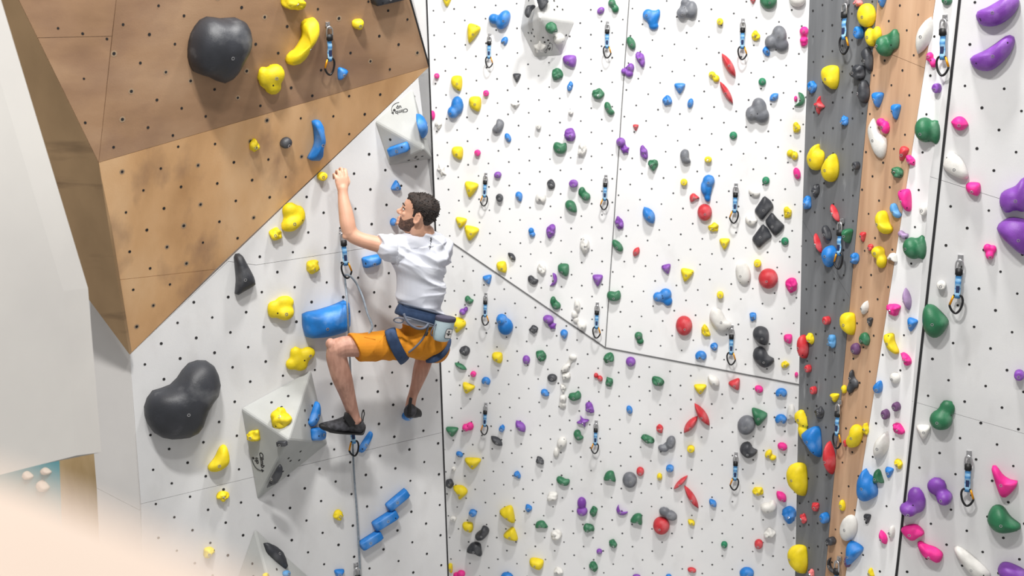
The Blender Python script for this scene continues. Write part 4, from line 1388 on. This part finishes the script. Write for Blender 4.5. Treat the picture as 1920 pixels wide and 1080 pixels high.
# --- head frame: chin at z 0, crown at 0.235, x forward, y to his left ear
hf = Vector((-0.92, 0.27, 0.28)).normalized()
hu = Vector((0.27, 0.0, 0.96))
hu = (hu - hf * hu.dot(hf)).normalized()
hl = hu.cross(hf).normalized()
HC = S(784.5, 401, 0.40)
def H(x, y, z):
    return HC + hf * x * 1.05 + hl * y + hu * (z - 0.118)
HT = [(0.000, 0.074, 0.030, 0.018), (0.006, 0.082, 0.010, 0.032), (0.020, 0.090, -0.018, 0.047), (0.040, 0.091, -0.040, 0.055), (0.060, 0.090, -0.058, 0.060),
      (0.080, 0.091, -0.074, 0.065), (0.100, 0.090, -0.086, 0.069), (0.118, 0.086, -0.094, 0.071), (0.134, 0.091, -0.099, 0.0735), (0.150, 0.093, -0.102, 0.075),
      (0.170, 0.091, -0.102, 0.075), (0.190, 0.082, -0.096, 0.071), (0.208, 0.064, -0.083, 0.061), (0.222, 0.040, -0.064, 0.046), (0.232, 0.012, -0.038, 0.026), (0.2355, -0.006, -0.018, 0.008)]
def head_grid(rows=46, cols=56):
    prof = catmull(HT, 6, closed=False)
    n = len(prof)
    G = []
    for i in range(rows):
        z, fx, bx, hw = prof[min(n - 1, int(round(i * (n - 1) / (rows - 1))))]
        row = []
        for k in range(cols):
            a = 2 * math.pi * k / cols
            ca, sa = math.cos(a), math.sin(a)
            e = 0.9
            cx, cy = math.copysign(abs(ca) ** e, ca), math.copysign(abs(sa) ** e, sa)
            row.append(((fx + bx) / 2 + (fx - bx) / 2 * cx, hw * cy * (1.0 if ca < 0.3 else 1.0 - 0.10 * ca), z))
        G.append(row)
    return G
def grid_mesh(bm, G):
    V_ = [[bm.verts.new(H(*p)) for p in row] for row in G]
    for A, B in zip(V_, V_[1:]):
        n = len(A)
        for k in range(n):
            bm.faces.new((A[k], A[(k + 1) % n], B[(k + 1) % n], B[k]))
    bm.faces.new(V_[0][::-1])
    bm.faces.new(V_[-1])
def sstep(a, b, x):
    t = max(0.0, min(1.0, (x - a) / (b - a)))
    return t * t * (3 - 2 * t)
def pwl(tab, x):
    if x <= tab[0][0]:
        return tab[0][1]
    for (a, va), (b, vb) in zip(tab, tab[1:]):
        if x <= b:
            return va + (vb - va) * (x - a) / (b - a)
    return tab[-1][1]

body = bmesh.new()
grid_mesh(body, head_grid())
limb(body, [(H(0.094, 0, 0.128), 0.009), (H(0.103, 0, 0.108), 0.010), (H(0.117, 0, 0.094), 0.0125), (H(0.106, 0, 0.086), 0.010)], n_per=3)      # nose
for s in (-1, 1):
    ball(body, H(0.098, 0.011 * s, 0.087), hf, hl, hu, 0.010, 0.008, 0.008)
    limb(body, [(H(0.094, 0.012 * s, 0.139), 0.006), (H(0.088, 0.032 * s, 0.142), 0.007), (H(0.070, 0.05 * s, 0.136), 0.005)], n_per=3)            # brow ridge
    ball(body, H(0.066, 0.046 * s, 0.098), hf, hl, hu, 0.016, 0.010, 0.014)                                                                   # cheekbone
    # ear
    ring_ = []
    for k in range(14):
        a = 2 * math.pi * k / 14
        ring_.append((H(-0.024 + 0.016 * math.cos(a) - 0.006 * math.sin(a), s * (0.078 + 0.006 * (1 - math.cos(a)) * 0.5), 0.104 + 0.030 * math.sin(a)), 0.0048))
    rp = [q[0] for q in ring_]
    tube(body, rp, 0.0052, 7, closed=True)
    ball(body, H(-0.024, s * 0.074, 0.104), hf, hl, hu, 0.014, 0.007, 0.026)
    ball(body, H(-0.016, s * 0.077, 0.080), hf, hl, hu, 0.008, 0.006, 0.009)
limb(body, [(H(0.089, -0.020, 0.0615), 0.004), (H(0.094, 0, 0.063), 0.006), (H(0.089, 0.020, 0.0615), 0.004)], n_per=3)
limb(body, [(H(0.087, -0.018, 0.051), 0.004), (H(0.092, 0, 0.050), 0.0065), (H(0.087, 0.018, 0.051), 0.004)], n_per=3)
limb(body, [(H(-0.022, 0, 0.085), 0.058), (H(-0.026, 0, 0.03), 0.056), (S(796, 436, 0.40), 0.058), (S(795, 452, 0.39), 0.075)])                 # neck
# trunk under the clothes
tr = []
for (x, y, hw, dp, off) in ((790, 450, 36, 0.055, 0.385), (788, 470, 47, 0.08, 0.38), (788, 510, 46, 0.085, 0.37), (790, 560, 39, 0.08, 0.35), (792, 600, 41, 0.09, 0.34), (796, 640, 38, 0.09, 0.33), (798, 655, 26, 0.06, 0.33)):
    tr.append((S(x, y, off), UW * px(hw), NW * dp))
loft(body, tr)
# left arm, bent at the elbow, hand up
limb(body, [(S(752, 468, 0.38), 0.056), (S(725, 462, 0.37), 0.050), (S(700, 456, 0.34), 0.046), (S(676, 449, 0.31), 0.0425), (S(660, 440, 0.285), 0.044), (S(653, 426, 0.27), 0.0435)])
limb(body, [(S(656, 438, 0.285), 0.041), (S(652, 421, 0.27), 0.0455), (S(649, 402, 0.25), 0.043), (S(645, 380, 0.225), 0.0355), (S(643, 363, 0.205), 0.0305), (S(642.5, 353, 0.195), 0.030)])
ball(body, S(648.5, 443.5, 0.285), UW, NW, VW, 0.022, 0.022, 0.018)
loft(body, [(S(643, 360, 0.20), UW * 0.030, NW * 0.022), (S(642, 350, 0.192), UW * 0.037, NW * 0.021), (S(641.5, 341, 0.184), UW * 0.043, NW * 0.021), (S(641, 332, 0.176), UW * 0.041, NW * 0.019), (S(641, 328, 0.17), UW * 0.034, NW * 0.013)])
for (bx, by, kx, ky, tx, ty, r) in ((630.5, 335, 627, 327, 625.5, 329, 0.0083), (637, 332, 633.5, 320.5, 630.5, 323, 0.0092), (643.5, 331, 640.5, 316.5, 636.5, 319, 0.0096), (650, 333, 648, 318.5, 643.5, 320, 0.0092)):
    limb(body, [(S(bx, by + 6, 0.178), r * 1.1), (S(bx, by, 0.182), r * 1.15), (S(kx, ky, 0.158), r), (S(tx, ty - 1, 0.128), r * 0.95), (S(tx, ty + 6, 0.108), r * 0.85)], seg=10, n_per=4)
limb(body, [(S(649, 349, 0.178), 0.014), (S(653, 341, 0.155), 0.0125), (S(651, 332, 0.130), 0.0105), (S(646, 327, 0.115), 0.0095)], seg=10)
# right arm, hidden in front of the chest, hand on the blue hold before his face
limb(body, [(S(824, 470, 0.38), 0.052), (S(826, 482, 0.30), 0.047), (S(812, 488, 0.22), 0.044), (S(798, 470, 0.18), 0.041)])
limb(body, [(S(803, 478, 0.19), 0.040), (S(785, 452, 0.155), 0.038), (S(768, 432, 0.13), 0.030), (S(760, 425, 0.12), 0.027)])
loft(body, [(S(766, 429, 0.115), UW * 0.024 + VW * 0.014, NW * 0.018), (S(760, 422, 0.105), UW * 0.030 + VW * 0.016, NW * 0.018), (S(755, 416, 0.095), UW * 0.032 + VW * 0.018, NW * 0.014)])
for (bx, by, tx, ty) in ((750, 420, 744.5, 418), (752.5, 415, 746, 412.5), (755, 411, 748, 407.5), (757.5, 407.5, 752, 404)):
    limb(body, [(S(bx + 4, by + 3, 0.10), 0.0088), (S(bx, by, 0.097), 0.009), (S(tx, ty, 0.082), 0.0082), (S(tx - 1, ty + 3, 0.060), 0.0074)], seg=10, n_per=4)
# left leg
limb(body, [(S(752, 645, 0.34), 0.088), (S(710, 648, 0.33), 0.080), (S(672, 649, 0.315), 0.066), (S(645, 650, 0.295), 0.062), (S(632, 655, 0.28), 0.062)])
limb(body, [(S(633, 652, 0.28), 0.061), (S(631, 668, 0.27), 0.062), (S(636, 690, 0.265), 0.0615), (S(642, 710, 0.255), 0.060), (S(649, 732, 0.235), 0.0505), (S(656, 755, 0.215), 0.042), (S(661, 773, 0.20), 0.0375), (S(664, 786, 0.192), 0.038), (S(664, 793, 0.19), 0.034)])
ball(body, S(620, 645, 0.275), UW, NW, VW, 0.030, 0.035, 0.035)
ball(body, S(672, 787, 0.20), UW, NW, VW, 0.018, 0.026, 0.020)
# right leg, foreshortened below the seat
limb(body, [(S(815, 645, 0.34), 0.085), (S(816, 655, 0.24), 0.072), (S(806, 655, 0.15), 0.058)])
limb(body, [(S(804, 650, 0.155), 0.054), (S(796, 672, 0.175), 0.054), (S(789, 695, 0.185), 0.050), (S(782, 718, 0.18), 0.038), (S(775, 738, 0.175), 0.030), (S(771, 752, 0.17), 0.031), (S(769, 764, 0.165), 0.032)])
me = fuse('person', body, 0.0042, 5)
me.materials.append(M['skin'])
me.materials.append(M['shin'])
me.materials.append(M['lip'])
for p in me.polygons:
    q = proj(p.center)
    if q[1] > 600:
        p.material_index = 1
    d = p.center - HC
    x, z = d.dot(hf), d.dot(hu) + 0.118
    if x > 0.089 and 0.046 < z < 0.067 and abs(d.dot(hl)) < 0.02:
        p.material_index = 2
org = S(795, 640, 0.33)
me.transform(Matrix.Translation(-org))
person = bpy.data.objects.new('person', me)
C.objects.link(person)
person.location = org
tag(person, 'bearded man in a grey t-shirt and ochre shorts climbing, looking up to the left', 'person')

def child(name, bm_or_me, mat, parent=person, label=None, smooth=True):
    o = link(name, bm_or_me, mat, parent, smooth)
    if label:
        o['label'] = label
    return o

# hair, beard: shells over the head that dip under the skin at their edge
G = head_grid(60, 72)
HAIR = [(-0.12, 0.046), (-0.062, 0.050), (-0.056, 0.080), (-0.048, 0.118), (-0.024, 0.140), (-0.010, 0.130), (-0.006, 0.098), (0.009, 0.098), (0.016, 0.150), (0.034, 0.178), (0.055, 0.190), (0.07, 0.196), (0.1, 0.2)]
def shell(G, fn):
    out = []
    for row in G:
        r2 = []
        for (x, y, z) in row:
            c = Vector((-0.008, 0, min(max(z, 0.06), 0.15)))
            n = (Vector((x, y, z)) - c)
            n = Vector((n.x / 0.1, n.y / 0.06, n.z / 0.1)).normalized()
            d = fn(x, y, z)
            q = Vector((x, y, z)) + n * d
            r2.append((q.x, q.y, q.z))
        out.append(r2)
    return out
def hair_off(x, y, z):
    m = sstep(-0.004, 0.012, z - pwl(HAIR, x))
    nz = noise.noise(Vector((x, y * 1.2, z)) * 95) + 0.6 * noise.noise(Vector((x, y, z * 1.5)) * 210)
    q = sstep(0.03, 0.075, x) * sstep(0.17, 0.19, z)
    return -0.010 + m * (0.0170 + 0.0018 * nz + 0.004 * sstep(0.15, 0.21, z)) + q * 0.012
hb = bmesh.new()
grid_mesh(hb, shell(G, hair_off))
rnd = random.Random(9)
for k in range(420):
    i = rnd.randrange(24, 58)
    j = rnd.randrange(72)
    x, y, z = G[i][j]
    if z - pwl(HAIR, x) < 0.004 or (y < -0.02 and rnd.random() < 0.8):
        continue
    p = Vector((x, y, z))
    n = Vector((x + 0.01, y * 1.5, (z - 0.12) * 1.1)).normalized()
    dirn = (n * 0.35 + Vector((rnd.uniform(-0.6, 0.1) if x < 0.04 else rnd.uniform(0.0, 0.8), rnd.uniform(-0.3, 0.3), rnd.uniform(-0.7, 0.2) if z < 0.19 else rnd.uniform(-0.1, 0.5)))).normalized()
    a = p + n * 0.007
    ln = rnd.uniform(0.007, 0.012) * (1.5 if x > 0.05 else 1.0)
    tube(hb, [H(*a), H(*(a + dirn * ln * 0.6 + n * 0.002)), H(*(a + dirn * ln))], [0.0034, 0.0022, 0.0004], 5)
child('hair', hb, M['hair'])
BEARD = [(-0.03, 0.02), (-0.016, 0.06), (-0.007, 0.102), (0.010, 0.100), (0.034, 0.080), (0.055, 0.066), (0.075, 0.070), (0.086, 0.080), (0.1, 0.082)]
def beard_off(x, y, z):
    m = sstep(-0.004, 0.008, pwl(BEARD, x) - z) * sstep(-0.04, -0.012, x)
    if x > 0.078 and abs(y) < 0.026:
        m *= 1 - sstep(0.010, 0.004, abs(z - 0.0565)) if False else (0.0 if 0.044 < z < 0.068 and abs(y) < 0.022 else 1.0)
    nz = noise.noise(Vector((x, y, z)) * 160) + 0.5 * noise.noise(Vector((x, y, z)) * 330)
    return -0.006 + m * (0.0085 + 0.0016 * nz)
bb = bmesh.new()
grid_mesh(bb, shell(G, beard_off))
child('beard', bb, M['beard'])
for s in (1, -1):
    eb = bmesh.new()
    limb(eb, [(H(0.098, 0.012 * s, 0.147), 0.0035), (H(0.092, 0.030 * s, 0.152), 0.0048), (H(0.073, 0.050 * s, 0.146), 0.0028)], n_per=3, seg=8)
    child('eyebrow', eb, M['hair'])
    ey = bmesh.new()
    ball(ey, H(0.074, 0.031 * s, 0.122), hf, hl, hu, 0.0125, 0.0135, 0.0085)
    e = child('eye', ey, M['eye'])
    ir = bmesh.new()
    ball(ir, H(0.0815, 0.031 * s, 0.1235), hf, hl, hu, 0.0065, 0.0065, 0.0062)
    child('iris', ir, M['ink'], e)
    ld = bmesh.new()
    limb(ld, [(H(0.086, 0.018 * s, 0.130), 0.0025), (H(0.0855, 0.031 * s, 0.1325), 0.003), (H(0.071, 0.047 * s, 0.127), 0.0025)], n_per=3, seg=8)
    child('eyelid', ld, M['hair'])

# --- t-shirt
tb = bmesh.new()
st = []
for (x, y, hw, dp, off) in ((797, 620, 36, 0.085, 0.35), (794, 604, 42, 0.10, 0.35), (790, 585, 46, 0.118, 0.355), (788, 560, 49, 0.118, 0.362), (788, 528, 51.5, 0.112, 0.375), (788, 500, 54, 0.112, 0.385), (788, 478, 56, 0.105, 0.388), (789, 460, 53, 0.092, 0.388), (791, 448, 44, 0.074, 0.388), (793, 441, 30, 0.062, 0.39), (795, 437, 19, 0.055, 0.395)):
    st.append((S(x, y, off), UW * px(hw) + VW * px(-hw * 0.03), NW * dp))
loft(tb, st, seg=28)
limb(tb, [(S(772, 466, 0.385), 0.082), (S(748, 466, 0.38), 0.083), (S(731, 465, 0.375), 0.081)], seg=20)
loft(tb, [(S(748, 466, 0.38), VW * 0.083 - UW * 0.02, NW * 0.075), (S(730, 466, 0.373), VW * 0.083 - UW * 0.022, NW * 0.07), (S(717.5, 464.5, 0.366), VW * 0.081 - UW * 0.018, NW * 0.064), (S(716, 464.3, 0.365), VW * 0.080 - UW * 0.018, NW * 0.062)], seg=24)
limb(tb, [(S(812, 466, 0.38), 0.075), (S(826, 470, 0.37), 0.066), (S(829, 478, 0.32), 0.062), (S(824, 486, 0.27), 0.058)], seg=20)
tm = fuse('tshirt', tb, 0.0048, 5)
tm.calc_loop_triangles()
nrm = [v.normal.copy() for v in tm.vertices]
def ridge(p, f):
    return 1.0 - abs(noise.noise(p * f)) * 2.0
for v, n in zip(tm.vertices, nrm):
    q = v.co - S(788, 520, 0.38)
    x, z = q.dot(UW), q.z
    a = math.radians(-34 + 26 * sstep(0.1, -0.15, z))          # folds sweep down from the left shoulder to the right hip
    s = x * math.cos(a) + z * math.sin(a)
    t = -x * math.sin(a) + z * math.cos(a)
    p = Vector((s * 2.4, t * 9.5, 3.0 + q.dot(NW) * 3))
    d = 0.017 * (ridge(p, 1.0) - 0.4) + 0.012 * (ridge(Vector((s * 4.5, t * 19, 8.0)), 1.0) - 0.4)
    r = math.hypot(x - 0.08, z - 0.21)                            # scooped fold under the right side of the neck
    d += 0.013 * math.cos((r - 0.10) / 0.05 * math.pi) * math.exp(-((r - 0.09) / 0.07) ** 2) * (1 if z < 0.2 else 0)
    if x < -0.17:                                                  # sleeve creases run from the armpit
        d = 0.009 * (ridge(Vector((x * 9, z * 16, 5)), 1.0) - 0.4)
    w = sstep(-0.33, -0.27, z)
    v.co = v.co + n * d * (0.4 + 0.6 * w)
child('tshirt', tm, M['shirt'], label='light grey t-shirt')
# small dark print at the neck
nb = bmesh.new()
TREE = BVHTree.FromPolygons([v.co.copy() for v in tm.vertices], [tuple(p.vertices) for p in tm.polygons])
def on_surface(tree, x, y, lift=0.002):
    r = ray(x, y).normalized()
    q, n, i, d = tree.ray_cast(CAM, r)
    if q is None:
        return None
    return q + (CAM - q).normalized() * lift, n
for k, (x, y) in enumerate(((808, 446), (808.5, 448.5), (807.5, 451), (808.3, 453.5), (807.2, 456), (807.6, 458.5), (806.5, 461), (806.8, 463.5), (805.8, 466))):
    hq = on_surface(TREE, x, y)
    if hq:
        w = 0.0045 if k < 3 else 0.0025
        o_ = hq[0]
        box(nb, o_ - UW * w - VW * 0.003, UW * 2 * w, VW * 0.0045, NW * 0.001)
child('print', nb, M['ink'], smooth=False)

# --- shorts
sb = bmesh.new()
loft(sb, [(S(793, 600, 0.345), UW * px(43), NW * 0.108), (S(795, 618, 0.345), UW * px(46), NW * 0.125), (S(797, 638, 0.345), UW * px(45) - VW * 0.012, NW * 0.132), (S(799, 656, 0.34), UW * px(39) - VW * 0.01, NW * 0.115), (S(801, 668, 0.335), UW * px(27), NW * 0.07)], seg=26)
loft(sb, [(S(785, 640, 0.345), VW * 0.095 - UW * 0.0, NW * 0.112), (S(750, 645, 0.342), VW * 0.090 - UW * 0.006, NW * 0.104), (S(712, 649, 0.332), VW * 0.087 - UW * 0.012, NW * 0.096), (S(680, 651.5, 0.32), VW * 0.088 - UW * 0.020, NW * 0.092), (S(665, 651.5, 0.315), VW * 0.087 - UW * 0.024, NW * 0.090), (S(664, 651.5, 0.314), VW * 0.084 - UW * 0.024, NW * 0.088)], seg=26)
limb(sb, [(S(815, 648, 0.345), 0.088), (S(818, 655, 0.27), 0.082), (S(814, 658, 0.2), 0.075)], seg=20)
sm = fuse('shorts', sb, 0.005, 5)
nrm = [v.normal.copy() for v in sm.vertices]
for v, n in zip(sm.vertices, nrm):
    q = v.co - S(760, 645, 0.34)
    x, z = q.dot(UW), q.z
    a = math.radians(62 - 30 * sstep(0.05, 0.2, x))
    s = x * math.cos(a) + z * math.sin(a)
    t = -x * math.sin(a) + z * math.cos(a)
    k = math.exp(-((x - 0.02) / 0.17) ** 2)
    d = (0.004 + 0.010 * k) * (ridge(Vector((s * 4, t * 13, 2.0)), 1.0) - 0.45)
    v.co = v.co + n * d
child('shorts', sm, M['shorts'], label='ochre climbing shorts')
STREE = BVHTree.FromPolygons([v.co.copy() for v in sm.vertices], [tuple(p.vertices) for p in sm.polygons])
pk = bmesh.new()
for path in (((683, 632), (692, 634), (704, 637)), ((700, 660), (712, 640), (722, 628)), ((818, 660), (828, 655), (833, 645), (836, 632))):
    pts = []
    for (x, y) in path:
        hq = on_surface(STREE, x, y, 0.001)
        if hq:
            pts.append(hq[0])
    if len(pts) > 2:
        tube(pk, pts, 0.0022, 6)
child('pocket_seam', pk, M['shorts'])

# --- harness
def strap(name, raw, half, thick, mat, label=None, n_per=5, parent=person):
    bm = bmesh.new()
    pts = [S(*p) for p in catmull(raw, n_per, closed=False)]
    view = (CAM - pts[len(pts) // 2]).normalized()
    tube(bm, pts, half, 12, flat=(half, thick, tuple(view)))
    return child(name, bm, mat, parent, label)
hb_ = strap('harness_belt', [(746, 577, 0.36), (749, 578.5, 0.43), (757, 581, 0.474), (775, 586, 0.494), (800, 593, 0.50), (824, 600, 0.485), (840, 605, 0.43), (843, 606, 0.37)], 0.0375, 0.010, M['navy'], 'navy padded harness belt')
strap('piping', [(747, 566.5, 0.37), (757, 569.5, 0.48), (775, 574.5, 0.502), (800, 581.5, 0.508), (824, 588.5, 0.492), (842, 594.5, 0.42)], 0.006, 0.005, M['grey_web'], parent=hb_)
strap('piping', [(749, 590.5, 0.39), (758, 593.5, 0.484), (776, 598.5, 0.503), (800, 605.5, 0.508), (822, 612, 0.492)], 0.006, 0.005, M['grey_web'], parent=hb_)
strap('gear_loop', [(757, 588, 0.50), (763, 602, 0.52), (772, 611, 0.53), (784, 616, 0.53), (796, 615, 0.525), (803, 607, 0.51)], 0.0075, 0.007, M['grey_web'], parent=hb_)
strap('gear_loop', [(738, 600, 0.46), (742, 597, 0.48), (750, 596, 0.495), (757, 600, 0.50), (752, 605, 0.49), (743, 604, 0.475), (738, 601, 0.46)], 0.004, 0.004, M['grey_web'], parent=hb_)
strap('leg_loop', [(731, 618, 0.37), (732, 621, 0.428), (735, 633, 0.452), (741, 647, 0.458), (748, 661, 0.452), (755, 672, 0.425), (759, 677, 0.37)], 0.034, 0.008, M['navy'], 'navy leg loop')
strap('leg_loop', [(800, 673, 0.40), (812, 673, 0.445), (824, 667, 0.452), (833, 657, 0.445), (838, 645, 0.40), (839, 636, 0.34)], 0.024, 0.008, M['navy'], 'navy leg loop')
strap('webbing', [(803, 611, 0.51), (799, 624, 0.51), (789, 640, 0.50), (776, 653, 0.485), (766, 661, 0.47)], 0.006, 0.005, M['grey_web'])
strap('buckle', [(801, 622, 0.52), (798, 629, 0.52)], 0.009, 0.008, M['ink'])

# --- shoes
def shoe(stations, strap_raw, loop_raw, sole=None):
    bm = bmesh.new()
    loft(bm, stations, seg=20)
    me = fuse('shoe', bm, 0.004, 4)
    o = child('climbing_shoe', me, M['shoe'], label='black climbing shoe')
    return o
lo = []
for (x, yt, yb, hw, off) in ((600.5, 795, 802, 0.014, 0.19), (606, 791.5, 806.5, 0.026, 0.19), (616, 789, 809.5, 0.036, 0.19), (630, 785.5, 811, 0.041, 0.19), (643, 780, 811, 0.040, 0.192), (652, 776, 811.5, 0.037, 0.193), (662, 784, 812.5, 0.034, 0.194), (672, 788, 813.5, 0.033, 0.195), (679, 786, 812, 0.028, 0.196), (683, 792, 806, 0.014, 0.196)):
    lo.append((S(x, (yt + yb) / 2, off), VW * px((yb - yt) / 2), NW * hw))
sl = shoe(lo, None, None)
sc_ = bmesh.new()
tube(sc_, [S(*p) for p in catmull([(645, 779, 0.235), (650, 781, 0.243), (656, 789, 0.24), (661, 797, 0.236)], 4, closed=False)], 0.02, 10, flat=(0.022, 0.006, tuple(NW)))
child('strap', sc_, M['shoe_black'], sl)
rd_ = bmesh.new()
loft(rd_, [(S(x, y, off), VW * px(h), NW * hw) for (x, y, h, hw, off) in ((599.5, 799, 4, 0.018, 0.19), (605, 799.5, 7.5, 0.029, 0.19), (613, 801.5, 8, 0.038, 0.19), (619, 806, 5.5, 0.041, 0.19), (640, 810, 2.8, 0.042, 0.19), (660, 811.5, 2.6, 0.038, 0.193), (676, 812, 3.2, 0.033, 0.195), (681, 807, 7, 0.022, 0.196), (684.5, 800, 5, 0.012, 0.196)) ], seg=16)
child('rubber_rand', rd_, M['shoe_black'], sl)
pl_ = bmesh.new()
tube(pl_, [S(*p) for p in catmull([(678.5, 790, 0.2), (678.5, 777, 0.2), (680, 771.5, 0.2), (682.5, 772, 0.2), (683, 777, 0.2), (681.5, 783, 0.2), (680.5, 791, 0.2)], 4, closed=False)], 0.0032, 7)
child('pull_loop', pl_, M['shoe_black'], sl)
ro = []
for (x, y, hw, hh, off) in ((768.5, 770, 0.030, 0.040, 0.225), (768.5, 770.5, 0.041, 0.046, 0.205), (769.5, 771, 0.043, 0.045, 0.17), (772, 772, 0.043, 0.040, 0.13), (777, 774, 0.042, 0.034, 0.09), (781, 776, 0.036, 0.026, 0.055), (783, 777, 0.02, 0.016, 0.035)):
    ro.append((S(x, y, off), UW * hw, VW * hh))
sr = shoe(ro, None, None)
w_ = bmesh.new()
loft(w_, [(S(776, 771, 0.17), UW * 0.02, VW * 0.03), (S(784, 774, 0.13), UW * 0.022, VW * 0.026), (S(788, 777, 0.085), UW * 0.012, VW * 0.018)], seg=14)
child('rubber_rand', w_, M['shoe_black'], sr)
t_ = bmesh.new()
tube(t_, [S(*p) for p in catmull([(768, 776, 0.24), (768.5, 762, 0.24), (769.5, 752, 0.225), (770.5, 746, 0.215)], 4, closed=False)], 0.01, 10, flat=(0.0115, 0.006, tuple(NW)))
child('pull_loop', t_, M['shoe_black'], sr)

# --- chalk bag hanging from the belt: a thing of its own
top, bot = S(835, 600, 0.535), S(827, 636, 0.52)
ax = (top - bot).normalized()
sd = NW.cross(ax).normalized()
if sd.dot(UW) < 0:
    sd = -sd
root = empty('chalk_bag', top)
tag(root, 'pale blue chalk bag hanging from the back of the climber\'s harness', 'chalk bag')
pb = bmesh.new()
loft(pb, [(bot - ax * 0.012, sd * 0.022, NW * 0.02), (bot - ax * 0.004, sd * 0.046, NW * 0.036), (bot + ax * 0.03, sd * 0.057, NW * 0.046), (bot + (top - bot) * 0.6, sd * 0.059, NW * 0.050), (top, sd * 0.060, NW * 0.050)], seg=24)
bmesh.ops.recalc_face_normals(pb, faces=pb.faces)
o = link('pouch', pb, M['bag'], root, True)
rb = bmesh.new()
loft(rb, [(top - ax * 0.004, sd * 0.062, NW * 0.052), (top + ax * 0.006, sd * 0.064, NW * 0.054), (top + ax * 0.018, sd * 0.063, NW * 0.053), (top + ax * 0.022, sd * 0.058, NW * 0.049)], seg=24)
bmesh.ops.recalc_face_normals(rb, faces=rb.faces)
link('rim', rb, M['bag_rim'], root, True)
cc = bot + (top - bot) * 0.40 + NW * 0.052 + sd * 0.012
def plate(name, poly, z, th, mat):
    bm = bmesh.new()
    prism(bm, [cc + sd * x + ax * y + NW * (z + th) for x, y in poly], -NW * th)
    link(name, bm, mat, root)
pts = [(-0.018, -0.030), (0.018, -0.030), (0.021, -0.026), (0.021, 0.026), (0.018, 0.03), (-0.014, 0.03), (-0.021, 0.012), (-0.021, -0.026)]
plate('patch_border', pts, 0.0, 0.002, M['ink'])
plate('patch', [(x * 0.88, y * 0.9) for x, y in pts], 0.002, 0.001, M['patch'])
plate('patch_figure', [(0.006 * math.cos(k * 0.785), 0.012 + 0.006 * math.sin(k * 0.785)) for k in range(8)], 0.003, 0.001, M['ink'])
plate('patch_figure', [(-0.015, 0.002), (0.015, 0.002), (0.013, -0.004), (0.004, -0.004), (0.005, -0.012), (-0.005, -0.012), (-0.004, -0.004), (-0.013, -0.004)], 0.003, 0.001, M['ink'])
cl = bmesh.new()
tube(cl, [S(*p) for p in catmull([(818, 607, 0.545), (812, 615, 0.55), (808, 624, 0.545), (810, 630, 0.54)], 4, closed=False)], 0.004, 7)
link('cord', cl, M['grey_web'], root, True)
